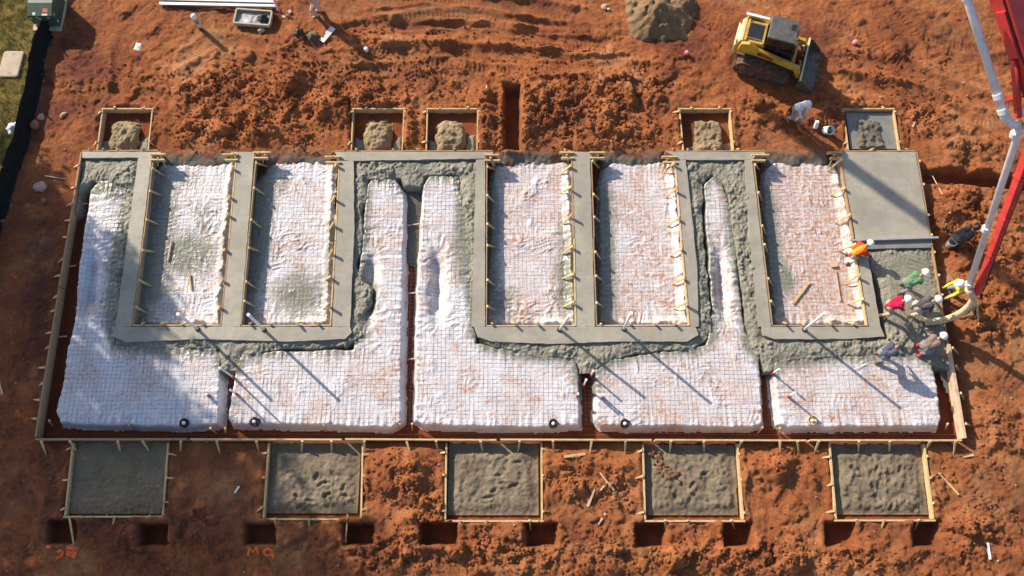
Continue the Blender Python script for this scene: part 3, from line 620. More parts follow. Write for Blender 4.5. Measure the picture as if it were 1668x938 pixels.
def lerp(a, b, t): return (a[0]+(b[0]-a[0])*t, a[1]+(b[1]-a[1])*t)
for k in range(15): stakes_px(ff, [lerp((132, 258), (58, 700), (k+.5+random.uniform(-.15, .15))/15)], (-1, .05), BZ)
for px in [73,112,190,233,296,353,423,487,540,598,660,712,785,846,900,960,1020,1090,1150,1205,1275,1293,1335,1400,1450,1512,1560]: stakes_px(ff, [(px+random.uniform(-6, 6), 717)], (0, -1), BZ)
for py in [262,300,350,382,410,448,480,520]: stakes_px(ff, [lerp((1494, 247), (1547, 566), (py-247)/319)], (1, 0), BZ-.02, reach=.18)
for py in [566,596,640,690]: stakes_px(ff, [lerp((1549, 560), (1575, 714), (py-560)/154)], (1, -.1), BZ)
for px in [145,168,190,232,560,580,640,680,740,770,1095,1120,1165,1205,1380,1422,1478]: stakes_px(ff, [(px, 244)], (0, 1), BZ, reach=.15)
BAY = [((248,257),(214.5,531),(361,531),(386,257)), ((415.5,254),(391.8,531),(540,531),(553.5,261)), ((791,258),(791,531),(939.5,531),(932.5,254)), ((962,254),(970,531),(1124.3,531),(1100.3,261)), ((1226,258),(1257,531),(1414.5,531),(1369.5,254))]
BN = ['leftmost bay', 'second bay from the left', 'middle bay', 'fourth bay from the left', 'rightmost bay beside the finished slab']
for (tl, bl, br, tr), nm in zip(BAY, BN):
    f = tag(empty('bay_form', at((tl[0]+tr[0])/2, 400, ZB)), 'wooden wall forms and stakes lining the '+nm, 'formwork', 'forms lining the sunken bays')
    i = 1.3
    A, B, Cc, D_ = at2(tl[0]+i, tl[1], BZ), at2(bl[0]+i, bl[1]-1, BZ), at2(br[0]-i, br[1]-1, BZ), at2(tr[0]-i, tr[1], BZ)
    boards_along(f, A, B, BZ, .12, .038, 3.2, mat=M['woodgrey']); boards_along(f, B, Cc, BZ, .13, .038, 3.4); boards_along(f, Cc, D_, BZ, .16, .048, 3.2)
    for k in range(6):
        t = (k+.35)/6+random.uniform(-.03, .03)
        s = stake(f, (Vector(A)+(Vector(B)-Vector(A))*t), (1, random.uniform(-.3, .1)), BZ, .30, w=.085)
        t = (k+.3)/6+random.uniform(-.03, .03)
        s = stake(f, (Vector(D_)+(Vector(Cc)-Vector(D_))*t), (-1, random.uniform(-.45, -.1)), BZ, .40, w=.09, up=random.uniform(.10, .26))
    for k in range(4): stake(f, (Vector(B)+(Vector(Cc)-Vector(B))*((k+.4)/4+random.uniform(-.05, .05))), (random.uniform(-.3, .3), 1), BZ, .24, up=random.uniform(.0, .2))
    # returns and cleats at the head of the bay
    for q, s in ((tl, 1), (tr, -1)):
        for dy, L, dz in ((-7, 26, .0), (2, 22, -.02)):
            a = at(q[0]-s*2, q[1]+dy+2, BZ+dz); b = at(q[0]+s*L*random.uniform(.8, 1.1), q[1]+dy+2, BZ+dz)
            part_of(MB().bar(a, b, .055, .16).build('cleat', M['wood']), f)
        for k in range(3):
            a = at(q[0]+s*random.uniform(2, 16), q[1]+random.uniform(-8, 0), BZ+random.uniform(.03, .12)); b = a+Vector((random.uniform(-.18, .18), random.choice((.3, -.35))*random.uniform(.6, 1), -.3))
            part_of(MB().bar(a, b, .065, .05, .03, .03).build('stake', M['wood']), f)
RN = ['at the left end above the long sheet', 'left of the pair behind the middle walls', 'right of the pair behind the middle walls', 'behind the wall with the narrow neck', 'at the right behind the finished slab']
for (q, nm) in zip(REAR, RN):
    c = at((q[0][0]+q[1][0])/2, 210, 0); f = tag(empty('box_form', c), 'small rear U-shaped box form, '+nm, 'formwork', 'small rear box forms')
    tz = .17; a, b, c2, d2 = [Vector(at2(*p, tz)) for p in q]
    board(f, d2, a, tz, .40, .045); board(f, a+Vector((-.05, .03)), b+Vector((.05, .03)), tz+.01, .40, .05); board(f, b, c2, tz-.004, .40, .045)
    for t in (.25, .8): stake(f, a+(b-a)*t, (random.uniform(-.3, .3), 1), tz, .16)
    for t in (.05, .8): stake(f, a+(d2-a)*t, (-1, -.35), tz, .24); stake(f, b+(c2-b)*t, (1, -.25), tz, .18)
PN = ['with smooth dark gravel, leftmost', 'with footprints, second from the left', 'in the middle of the front row', 'sprinkled with orange clods, fourth from the left', 'at the right end of the front row']
pforms = []
for (q, nm) in zip(PORCH, PN):
    c = at((q[0][0]+q[1][0])/2, 780, 0); f = tag(empty('porch_form', c), 'three-sided porch form '+nm, 'formwork', 'front porch forms'); pforms.append(f)
    tz = .14; a, b, c2, d2 = [Vector(at2(*p, tz)) for p in q]
    a = a+Vector((0, -.08)); b = b+Vector((0, -.08))
    board(f, a, d2, tz, .34, .06); board(f, b, c2, tz, .34, .06); board(f, d2+Vector((-.06, -.05)), c2+Vector((.06, -.05)), tz-.008, .34, .06)
    for t in (.12, .48, .85): stake(f, a+(d2-a)*(t+random.uniform(-.06, .06)), (-1, random.uniform(-.5, .1)), tz, .30); stake(f, b+(c2-b)*(t+random.uniform(-.06, .06)), (1, random.uniform(-.2, .2)), tz, .30)
    for t in (.15, .48, .82): stake(f, d2+(c2-d2)*(t+random.uniform(-.06, .06)), (random.uniform(0, .4), -1), tz, .30)
# long rakers that stand out below two porches
for i, (x0, y0, x1, y1) in ((0, (113, 842, 120, 885)), (1, (566, 838, 563, 884))):
    part_of(MB().bar(at(x0, y0, .16), gat(x1, y1, .0)+Vector((0, 0, max(0, -ground_z(*at2(x1, y1))))), .06, .05, .045, .04).build('raker', M['wood']), pforms[i])

# ---- fill inside the boxes
def bed(name, label, pts, zf, mat, cat, step=.045, group=None, attrs=None):
    P = poly(pts, .05); xs = np.arange(P[:, 0].min(), P[:, 0].max(), step); ys = np.arange(P[:, 1].min(), P[:, 1].max(), step); X, Y = np.meshgrid(xs, ys)
    d = sdist(P, X, Y); u = (X-P[:, 0].min())/np.ptp(P[:, 0]); v = (Y-P[:, 1].min())/np.ptp(P[:, 1])
    o = link(name, grid_mesh(name, X, Y, zf(X, Y, d, u, v), d > 0), mat); return tag(o, label, cat, group)
def churn(seed, a=1.0, prints=0):
    rr = np.random.default_rng(seed)
    pr = [(rr.uniform(.2, .85), rr.uniform(.1, .85), rr.uniform(0, 3.1)) for _ in range(prints)]
    def f(X, Y, d, u, v):
        e1, e2, ev = cells(X+.05*fbm(X, Y, .3, 2, seed), Y, .26, seed); g1, g2, gv = cells(X, Y, .11, seed+1)
        core_ = sstep(.12, .42, d+.10*fbm(X, Y, .5, 2, seed+5)+.12*(1-v)-.06)
        Z = -.085+core_*(.075+.55*a*(.06*(1-e1)*ev**2+.07*(1-g1)*gv**2+.17*fbm(X, Y, .42, 4, seed+2, .6)))+.022*fbm(X, Y, .13, 1, seed)
        for (pu, pv, an) in pr:
            dx, dy = (u-pu)*3.3, (v-pv)*2.7; l = dx*math.cos(an)+dy*math.sin(an); w = -dx*math.sin(an)+dy*math.cos(an)
            q = (l/.17)**2+(w/.075)**2; Z = Z-(.05+.05*fbm(X, Y, .3, 2, seed+9))*np.exp(-(q*(1+.6*fbm(X, Y, .2, 2, seed+8)))**2)+.03*np.exp(-((q-2.0)/.8)**2)
        return Z
    return f
PG = 'sand fill in the porch forms'
ins = lambda q: [(q[0][0]+2, q[0][1]+3), (q[1][0]-2, q[1][1]+3), (q[2][0]-2, q[2][1]-2), (q[3][0]+2, q[3][1]-2)]
bed('gravel_bed', 'smooth dark gravel bed inside the leftmost porch form', ins(PORCH[0]), lambda X, Y, d, u, v: -.02+.03*fbm(X, Y, .5, 3, 3)+.035*fbm(X, Y, .11, 1, 4), M['gravel'], 'gravel', group=PG)
ins2 = lambda q: [(q[0][0]+2, q[0][1]+3), (q[1][0]-3, q[1][1]+3), (q[2][0]-5, q[2][1]-7), (q[3][0]+2, q[3][1]-5)]
bed('sand_bed', 'trampled grey sand with deep footprints, second porch form from the left', ins2(PORCH[1]), churn(21, .75, 14), M['sand'], 'sand', group=PG)
bed('sand_bed', 'lumpy tan sand inside the middle porch form', ins2(PORCH[2]), churn(22, 1.0, 6), M['sand'], 'sand', group=PG)
bed('sand_bed', 'lumpy grey sand in the porch form sprinkled with orange clods', ins2(PORCH[3]), churn(23, 1.0, 4), M['sand'], 'sand', group=PG)
bed('sand_bed', 'deeply trampled sand in the rightmost porch form', ins2(PORCH[4]), churn(24, 1.15, 9), M['sand'], 'sand', group=PG)
m_ = MB()
for k in range(46):                              # orange clods thrown onto the fourth bed
    t_ = random.random(); p = at(1066+34*t_+random.gauss(0, 7), 742+40*t_+random.gauss(0, 6), .02); r_ = random.uniform(.02, .07)
    m_.add([(p.x+v[0]*r_*random.uniform(.7, 1.2), p.y+v[1]*r_*random.uniform(.7, 1.2), .015+v[2]*r_*.8+r_*.3) for v in ICV], [tuple(int(i) for i in f) for f in ICF])
tag(m_.build('clay_clods', M['clay']), 'orange clay clods sprinkled on the grey sand of the fourth porch form', 'dirt', kind='stuff')
HG = 'sand heaps in the rear box forms'
def heap(h, seed, p=4):
    def f(X, Y, d, u, v):
        q = np.abs((u-.5)*2)**p+np.abs((v-.5)*2)**p; e1, e2, ev = cells(X, Y, .17, seed)
        return -.20+(h+.20)*sstep(1.1, .15, q+.5*fbm(X, Y, .5, 3, seed))+.04*(1-e1)*ev+.10*fbm(X, Y, .25, 3, seed+1, .65)
    return f
HL = ['rounded tan sand heap in the leftmost rear box', 'tall tan sand heap, left box of the rear pair', 'tall tan sand heap, right box of the rear pair', 'square sand heap with a groove, rear box behind the narrow neck']
for i, pts in enumerate([[(178,190),(228,190),(224,250),(176,250)], [(592,190),(642,190),(636,250),(588,250)], [(708,193),(760,193),(760,250),(705,250)], [(1130,193),(1176,193),(1179,250),(1130,250)]]):
    bed('sand_heap', HL[i], pts, heap(.15 if i else .10, 40+i, 2.6 if i < 3 else 6), M['sandtan'], 'sand', .035, HG)
PUD = [[(160,226),(178,222),(182,243),(158,243)], [(224,224),(243,214),(241,243),(222,243)], [(574,218),(592,222),(594,243),(573,243)], [(638,228),(655,212),(655,243),(634,243)], [(697,222),(712,226),(714,243),(696,243)], [(757,218),(776,212),(776,243),(756,243)], [(1110,236),(1134,232),(1134,243),(1112,243)], [(1172,230),(1193,226),(1194,243),(1174,243)]]
PB = ['leftmost', 'leftmost', 'second', 'second', 'third', 'third', 'fourth', 'fourth']
for k, pts in enumerate(PUD):
    c = k//2
    bed('concrete_puddle', 'spilled grey concrete on the %s side of the %s rear box from the left' % ('left' if k % 2 == 0 else 'right', ['first', 'second', 'third', 'fourth'][c]), pts, lambda X, Y, d, u, v: -.19+.09*sstep(-.02, .14, d+.05*fbm(X, Y, .3, 2, k))+.02*fbm(X, Y, .2, 2, k), M['wetconc'] if k % 2 == 0 else M['rough'], 'concrete', .04, 'concrete spilled in the rear boxes')
bed('concrete_pad', 'smooth dark wet concrete filling the rear box behind the finished slab', ins(REAR[4]), lambda X, Y, d, u, v: .02+.008*fbm(X, Y, .4, 3, 5), M['wetconc'], 'concrete')
bed('sand_heap', 'flat square brown sand patch sunk in the wet concrete of the rightmost rear box', [(1397,196),(1436,194),(1440,243),(1395,243)], heap(.10, 47, 6), M['sandgrey'], 'sand', .035)

# ---- pipes standing in the concrete
for i, (bx, by, h, s) in enumerate([(322,536,1.9,'in the leftmost bay'), (430,537,1.9,'in the second bay from the left'), (911,537,1.8,'in the middle bay'), (1016,536,2.0,'in the fourth bay from the left'), (1310,537,2.1,'in the rightmost bay')]):
    p = at(bx, by, ZC); tilt = Vector((.25, .0, 0)) if i == 2 else Vector((0, 0, 0))
    t = tag(empty('vent_pipe', p), 'white plastic pipe standing at the bottom wall '+s, 'pipe', 'white pipes standing along the bay walls')
    part_of(MB().tube([p+Vector((0, 0, -.2)), p+tilt*.5+Vector((0, 0, h*.5)), p+tilt+Vector((0, 0, h))], .052, 10).build('pipe', M['pvc'], smooth=True), t)
    part_of(MB().tube([p+tilt*1.0+Vector((0, 0, h-.02)), p+tilt*1.0+Vector((0, 0, h+.015))], .060, 10).build('rim', M['white']), t)
    part_of(MB().lathe([(.09, 0), (.085, .05), (.055, .06)], p+Vector((0, 0, -.01)), 12).build('collar', M['black']), t)
def stub(bx, by, z0, h, label, sleeve=True, r=.032):
    p = at(bx, by, z0); t = tag(empty('stub_pipe', p), label, 'pipe', 'red and white stub pipes')
    part_of(MB().tube([p+Vector((0, 0, -.15)), p+Vector((0, 0, h))], r, 8).build('pipe', M['pvc'], smooth=True), t)
    part_of(MB().tube([p+Vector((0, 0, h-.10)), p+Vector((0, 0, h+.01))], r*1.35, 8).build('cap', M['white']), t)
    if sleeve: part_of(MB().tube([p+Vector((0, 0, -.02)), p+Vector((0, 0, .22))], r*1.6, 8).build('sleeve', M['redplastic']), t)
stub(381, 615, ZP, 1.55, 'tall red-based stub pipe between the two leftmost front sheets')
stub(386, 642, ZP, .75, 'short red-based stub pipe on the left edge of the second front sheet')
stub(341, 645, ZP, .35, 'short white and red stub near the right edge of the leftmost front sheet')
stub(940, 645, ZP, .45, 'short stub with open top on the right edge of the middle front sheet')
stub(951, 628, 0, 1.0, 'lower red and white stub in the trench beside the middle front sheet')
stub(963, 612, .1, .8, 'upper red and white stub in the trench beside the middle front sheet')
stub(981, 647, ZP, .5, 'short red stub on the left edge of the narrow-necked sheet')
stub(1258, 609, .1, .8, 'red and white stub at the upper left corner of the rightmost front sheet')
stub(1284, 646, ZP, .75, 'thin red stub standing on the rightmost front sheet')
M['tanp'] = simple('tan_plastic', (.55, .38, .2), .5)
for i, (bx, by, s) in enumerate([(302,690,'leftmost sheet'), (416,688,'second sheet'), (901,691,'middle sheet'), (1017,691,'narrow-necked sheet'), (1321,686,'rightmost sheet')]):
    p = at(bx, by, .10); t = tag(empty('drain_riser', p), 'round %s drain riser poking through the front hem of the %s' % ('black' if i < 4 else 'tan', s), 'drain', 'drain risers on the front hems')
    part_of(MB().lathe([(.12, -.2), (.125, .05), (.165, .06), (.17, .15), (.12, .155), (.11, .10)], p, 18).build('flange', M['black'] if i < 4 else M['tanp'], smooth=True), t)
    part_of(MB().lathe([(.06, .0), (.06, .19), (.04, .21)], p+Vector((0, 0, 0)), 12).build('cap', M['white'], smooth=True), t)
    if i in (1, 3, 4): part_of(MB().tube([p+Vector((-.17, -.05, .08)), p+Vector((-.05, .16, .14)), p+Vector((.16, .10, .09)), p+Vector((.2, .0, .0))], .022, 6).build('red_tie', M['redplastic']), t)
# pegs that pin the hems, bar chairs in the centre trench
for i, (bx, by) in enumerate([(84,686),(213,693),(345,698),(369,698),(529,693),(652,691),(672,691),(812,693),(1146,693),(1240,697),(1268,698),(1540,691)]):
    p = at(bx, by, -.02); d = Vector((random.uniform(-.12, .12), random.uniform(-.22, -.1), 0)).normalized()*.17
    s = ['below the leftmost sheet corner', 'below the middle of the leftmost sheet', 'at the right corner of the leftmost sheet', 'at the left corner of the second sheet', 'below the middle of the second sheet', 'at the right corner of the second sheet', 'at the left corner of the middle sheet', 'below the middle sheet', 'below the narrow-necked sheet', 'at the right corner of the narrow-necked sheet', 'at the left corner of the rightmost sheet', 'at the right corner of the rightmost sheet'][i]
    tag(MB().bar(p+Vector((0, 0, .16)), p+d+Vector((0, 0, -.28)), .07, .06, .03, .03).build('wood_peg', M['wood']), 'short wooden peg '+s, 'peg', 'pegs along the front hems')
for i, (bx, by) in enumerate([(671,478),(658,494),(672,585),(662,368),(677,366),(136,333),(117,434),(102,549)]):
    p = at(bx, by, -.12); s = ['upper right one in the centre trench', 'upper left one in the centre trench', 'lowest in the centre trench', 'left of the top pair in the centre trench', 'right of the top pair in the centre trench', 'uppermost in the left edge trench', 'middle one in the left edge trench', 'lowest in the left edge trench'][i]
    tag(MB().bar(p+Vector((-.15, 0, 0)), p+Vector((.17, .02, .05)), .04, .04).build('spacer_stick', M['woodpink']), 'small pale spacer stick, '+s, 'stick', 'spacer sticks in the trenches')
# ================================================================== PEOPLE
def capsule(mb, a, b, r1, r2, n=10):
    a, b = Vector(a), Vector(b); d = (b-a); L = d.length; d = d/L if L > 1e-6 else Vector((0, 0, 1))
    pts = [a-d*r1*.98, a-d*r1*.7, a-d*r1*.3, a, b, b+d*r2*.3, b+d*r2*.7, b+d*r2*.98]
    mb.tube(pts, [r1*.15, r1*.71, r1*.95, r1, r2, r2*.95, r2*.71, r2*.15], n)
def ik(a, c, l1, l2, pole):
    a, c = Vector(a), Vector(c); d = c-a; L = min(d.length, (l1+l2)*.995); u = d.normalized(); x = (l1*l1-l2*l2+L*L)/(2*L); h = math.sqrt(max(l1*l1-x*x, 0))
    p = Vector(pole); p = (p-u*p.dot(u)).normalized(); return a+u*x+p*h, a+u*L
SKIN = simple('skin', (.36, .19, .12), .6, 0, .12, 20); HAIR = simple('dark_hair', (.012, .010, .009), .6); BOOT = simple('work_boots', (.16, .11, .07), .8, 0, .3, 14, .4); EYE = simple('eye_dark', (.02, .015, .012), .3)
def cloth(name, c): 
    m, nt, b = newmat(name); v = coords(nt); n = noise(nt, 9, 5, .6, .6, v)
    k = ramp(nt, n, [(.3, tuple(x*.78 for x in c)), (.7, tuple(min(1, x*1.15) for x in c))]); k = mix(nt, ramp(nt, noise(nt, 5, 6, .7, .5, v), [(.52, 0.), (.72, .45)]), k, (.30, .19, .12)); nt.links.new(k, b.inputs['Base Color']); b.inputs['Roughness'].default_value = .9; b.inputs['Specular IOR Level'].default_value = .1
    bump(nt, b, n, .5, .02); return m
def person(label, loc, heading, hip, lean, feet, hands, top, trousers, gear, gearcol, head=20, twist=0, glove=None, boot=None, vest=None, hipx=None, kind='person', sleeve=True, pole_out=.6, bulk=1.0):
    """one continuous body: limbs as tapered volumes fused by a voxel remesh; faces coloured by the limb they belong to"""
    caps = []   # a, b, r1, r2, material index : 0 top 1 trousers 2 skin 3 boots 4 gloves 5 vest 6 hair 7 eyes
    ln = R(lean); hx = -.16*math.sin(ln) if hipx is None else hipx
    pel = Vector((hx, 0, hip)); ax = Vector((math.sin(ln), 0, math.cos(ln))); fw = Vector((math.cos(ln), 0, -math.sin(ln)))
    neck = pel+ax*.50; hd = R(lean*.55+head); hax = Vector((math.sin(hd), 0, math.cos(hd))); hfw = Vector((math.cos(hd), 0, -math.sin(hd)))
    tw = Matrix.Rotation(R(twist), 3, ax); sh = tw @ Vector((0, .185, 0))
    A = caps.append
    A((pel+Vector((0, .075, 0)), pel+Vector((0, -.075, 0)), .125, .125, 1)); A((pel, pel+ax*.2, .135, .135, 0))
    A((pel+ax*.16+sh*.35, pel+ax*.42+sh*.55, .115, .115, 0)); A((pel+ax*.16-sh*.35, pel+ax*.42-sh*.55, .115, .115, 0))
    if vest: A((pel+ax*.10+fw*.01, pel+ax*.40+fw*.01, .150, .155, 5))
    A((neck-ax*.06+sh*.8, neck-ax*.06-sh*.8, .085, .085, 0)); A((neck-ax*.06, neck+hax*.10, .065, .055, 2))
    hc = neck+hax*.20
    A((hc-hax*.035+hfw*.02, hc+hax*.045-hfw*.005, .085, .098, 2)); A((hc-hax*.09+hfw*.05, hc-hax*.05+hfw*.05, .045, .06, 2))
    A((hc-hax*.03+hfw*.105, hc+hax*.01+hfw*.095, .018, .012, 2))                                   # nose
    for s in (1, -1): A((hc+Vector((0, s*.092, 0))-hax*.02, hc+Vector((0, s*.094, 0))+hax*.015, .018, .02, 2)); A((hc+hfw*.092+Vector((0, s*.033, 0))+hax*.012, hc+hfw*.094+Vector((0, s*.036, 0))+hax*.012, .011, .011, 7))
    A((hc+hfw*.085-hax*.065+Vector((0, .02, 0)), hc+hfw*.085-hax*.065-Vector((0, .02, 0)), .012, .012, 7))   # mouth
    if gear == 'hair': A((hc+hax*.05-hfw*.02, hc-hax*.03-hfw*.04, .102, .10, 6))
    for s, ft in zip((1, -1), feet):
        hj = pel+Vector((0, s*.095, -.03)); an = Vector((ft[0], ft[1], (ft[2] if len(ft) > 2 else 0)+.085)); kn, an = ik(hj, an, .43, .43, Vector((1, s*.25, .15)))
        A((hj, kn, .092, .064, 1)); A((kn, an, .062, .046, 1)); toe = an+Vector((.17, s*.03, -.045)); A((an+Vector((-.04, 0, -.035)), toe, .045, .04, 3)); A((an+Vector((0, 0, .06)), an+Vector((0, 0, -.03)), .053, .052, 3))
    for s, hn in zip((1, -1), hands):
        sj = neck-ax*.06+sh*s; el, wr = ik(sj, hn, .29, .26, Vector((-.5, s*pole_out, -.5)))
        A((sj, el, .060, .047, 0)); A((el, wr, .044, .032, 0 if sleeve else 2)); gm = 4 if glove else 2
        d = (wr-el).normalized(); lat = d.cross(Vector((0, 0, 1))); lat = lat.normalized() if lat.length > .05 else Vector((0, 1, 0)); dn = d.cross(lat).normalized()
        if dn.z > 0: dn = -dn
        pk = wr+d*.085; A((wr+d*.02, pk, .030, .034, gm)); A((wr+d*.05+lat*.018, pk+lat*.026, .020, .018, gm)); A((wr+d*.05-lat*.018, pk-lat*.026, .020, .018, gm))
        for q, fl in zip((-.033, -.011, .011, .033), (.055, .068, .072, .060)):
            b0 = pk+lat*q; k1 = b0+d*fl*.6+dn*fl*.25; A((b0, k1, .0105, .010, gm)); A((k1, k1+d*fl*.12+dn*fl*.5, .010, .009, gm))
        t0 = wr+d*.03+lat*.030*s; A((t0, t0+lat*.028*s+d*.03+dn*.01, .012, .011, gm)); A((t0+lat*.028*s+d*.03+dn*.01, t0+lat*.026*s+d*.055+dn*.03, .011, .009, gm))
    mb = MB()
    caps = [(a, b, r1*q, r2*q, k_) for a, b, r1, r2, k_ in caps for q in ((1.17*bulk if k_ in (0, 1, 5) else 1.12 if k_ == 3 else 1.0),)]
    for a, b, r1, r2, _ in caps: capsule(mb, a, b, r1, r2)
    tmp = mb.build('tmp'); md = tmp.modifiers.new('r', 'REMESH'); md.mode = 'VOXEL'; md.voxel_size = .0125
    sm = tmp.modifiers.new('s', 'SMOOTH'); sm.factor = .5; sm.iterations = 2
    dg = bpy.context.evaluated_depsgraph_get(); me = bpy.data.meshes.new_from_object(tmp.evaluated_get(dg)); old = tmp.data; bpy.data.objects.remove(tmp); bpy.data.meshes.remove(old)
    nv = len(me.vertices); co = np.empty(nv*3, np.float32); me.vertices.foreach_get('co', co); co = co.reshape(-1, 3)
    nf = len(me.polygons); ctr = np.empty(nf*3, np.float32); me.polygons.foreach_get('center', ctr); ctr = ctr.reshape(-1, 3)
    best = np.full(nf, 9.0); idx = np.zeros(nf, np.int32)
    for a, b, r1, r2, m_ in caps:
        a, b = np.array(a), np.array(b); e = b-a; t = np.clip(((ctr-a)@e)/(e@e+1e-12), 0, 1); d = np.linalg.norm(ctr-a-t[:, None]*e, axis=1)-(r1+(r2-r1)*t)
        if m_ == 7: d -= .004
        idx = np.where(d < best, m_, idx); best = np.minimum(best, d)
    nrm = np.empty(nv*3, np.float32); me.vertices.foreach_get('normal', nrm); nrm = nrm.reshape(-1, 3)      # folds in the cloth
    lowq = (co[:, 2] < hip+.62) if True else None; fold = .011*perlin((co[:, 0]+co[:, 2]*.7)/.07, (co[:, 1]+co[:, 2]*.5)/.09, 5)*(np.linalg.norm(co-np.array(hc), axis=1) > .2)
    for hn in hands: fold *= np.linalg.norm(co-np.array(hn), axis=1) > .22
    me.vertices.foreach_set('co', (co+nrm*fold[:, None]).ravel())
    me.materials.clear()
    for m_ in (top, trousers, SKIN, boot or BOOT, glove or SKIN, vest or top, HAIR, EYE): me.materials.append(m_)
    me.polygons.foreach_set('material_index', idx); me.polygons.foreach_set('use_smooth', np.ones(nf, bool))
    o = bpy.data.objects.new(kind, me); C.objects.link(o); o.location = loc; o.rotation_euler = (0, 0, R(heading)); tag(o, label, 'person')
    Mx = Matrix.Translation(hc+hax*.035) @ Matrix((hfw.to_tuple()+(0,), (0, 1, 0, 0), hax.to_tuple()+(0,), (0, 0, 0, 1))).transposed()
    if gear == 'helmet':
        h = MB(); prof = [(.142, 0), (.140, .02), (.132, .06), (.112, .10), (.075, .132), (.03, .146), (.002, .148)]; h.lathe(prof, (0, 0, 0), 18)
        h.lathe([(.10, -.012), (.155, -.008), (.157, .004), (.14, .01)], (0, 0, 0), 18); h.bar((.11, 0, -.004), (.205, 0, -.014), .19, .014, .10, .012)
        h.bar((-.12, 0, .062), (.0, 0, .152), .035, .018); h.bar((.0, 0, .152), (.12, 0, .062), .035, .018)
        h.v = [tuple(Mx @ Vector(v)) for v in h.v]; h.build('helmet', gearcol, o, smooth=True)
    elif gear == 'cap':
        h = MB(); h.lathe([(.112, -.02), (.113, .03), (.10, .075), (.06, .105), (.002, .113)], (0, 0, 0), 16); h.bar((.09, 0, -.012), (.19, 0, -.025), .15, .012, .09, .01)
        h.v = [tuple(Mx @ Vector(v)) for v in h.v]; h.build('cap', gearcol, o, smooth=True)
    elif gear == 'hood':
        h = MB(); h.lathe([(.11, -.16), (.125, -.08), (.128, .0), (.115, .07), (.07, .11), (.002, .12)], (-.02, 0, 0), 16)
        h.v = [tuple(Mx @ Vector(v)) for v in h.v]; h.build('hood', gearcol, o, smooth=True)
        k = MB(); k.lathe([(.118, -.0), (.116, .05), (.09, .10), (.002, .135)], (0, 0, .01), 16); k.bar((.09, 0, .0), (.2, 0, -.01), .15, .012, .09, .01)
        k.v = [tuple(Mx @ Vector(v)) for v in k.v]; k.build('cap', gearcol, o, smooth=True)
    return o
HW = M['white']; HELM = simple('helmet_shell', (.82, .82, .80), .3, 0, .04, 4)
cg = dict(jeans=cloth('worn_jeans', (.20, .21, .24)), khaki=cloth('dusty_trousers', (.36, .30, .23)), dark=cloth('dark_trousers', (.06, .058, .06)), pale=cloth('pale_trousers', (.46, .42, .37)))
person('worker in pale grey hooded sweatshirt and white cap standing near the yellow loader', gat(1289, 196), -58, .88, 22, [(.16, .13), (-.14, -.13)], [(.36, .10, .82), (.36, -.10, .80)], cloth('pale_hoodie', (.50, .54, .62)), cg['jeans'], 'hood', cloth('white_hood', (.66, .67, .70)), head=14)
person('worker in orange and red vest crouching over the form at the end of the straightedge', at(1383, 421, ZB), 24, .58, 40, [(-.02, .17), (-.20, -.17)], [(.50, .30, .52), (.48, -.22, .50)], cloth('red_shirt_vest', (.62, .05, .03)), cg['pale'], 'helmet', HELM, head=20, vest=cloth('orange_vest', (.90, .33, .03)))
person('worker in green shirt and white helmet pulling a rake through wet concrete', at(1466, 471, .2), 26, .82, 38, [(.10, .14), (-.16, -.13)], [(.46, .12, .62), (.42, -.14, .70)], cloth('green_shirt', (.11, .24, .12)), cg['jeans'], 'helmet', HELM, head=8)
person('worker in crimson shirt and white helmet raking wet concrete', at(1438, 508, .2), 4, .82, 30, [(.12, .17), (-.16, -.15)], [(.50, .06, .56), (.44, -.18, .68)], cloth('crimson_shirt', (.36, .012, .05)), cg['khaki'], 'helmet', HELM, head=6, twist=-14)
person('worker in charcoal shirt and white helmet bent over between the crimson shirt and the hose', at(1483, 508, .2), 10, .80, 56, [(.10, .15), (-.14, -.14)], [(.52, .12, .40), (.42, -.24, .44)], cloth('charcoal_shirt', (.075, .075, .08)), cg['pale'], 'helmet', HELM, head=0)
person('worker in yellow high-visibility jacket steering the pump hose outside the form', at(1542, 482, -.2), 186, .86, 30, [(.14, .16), (-.18, -.14)], [(.52, .30, .62), (.46, -.14, .60)], cloth('yellow_jacket', (.80, .68, .05)), cg['jeans'], 'helmet', HELM, head=4)
person('worker in brown-grey jacket with red gaiters kneeling beside the right form', at(1500, 568, .16), 30, .52, 48, [(-.06, .16), (-.22, -.16)], [(.44, .30, .42), (.46, -.18, .36)], cloth('brown_jacket', (.20, .155, .14)), cg['jeans'], 'helmet', HELM, head=4, boot=cloth('red_gaiters', (.62, .05, .06)))
person('worker in navy shirt and dark cap bending on the rightmost front sheet', at(1428, 583, ZP), 26, .74, 44, [(.10, .15), (-.12, -.14)], [(.56, .02, .36), (.50, -.30, .30)], cloth('navy_shirt', (.075, .085, .14)), cg['jeans'], 'cap', cloth('olive_cap', (.085, .10, .085)), head=4)
person('dark-clothed worker with black hair stooping over a white bucket outside the slab', gat(1549, 396), 20, .76, 60, [(.06, .15), (-.16, -.13)], [(.40, .16, .36), (.34, -.18, .34)], cloth('dark_jacket', (.055, .057, .068)), cg['dark'], 'hair', None, head=0)
person('person in pale pink overalls walking at the upper edge of the site', gat(519, 22), 200, .90, 4, [(.10, .11), (-.12, -.11)], [(.10, .28, .84), (-.02, -.28, .84)], cloth('pale_pink_top', (.60, .38, .31)), cloth('pale_overalls', (.62, .40, .33)), 'cap', HW, boot=cloth('tan_boots', (.50, .37, .30)), bulk=1.35)
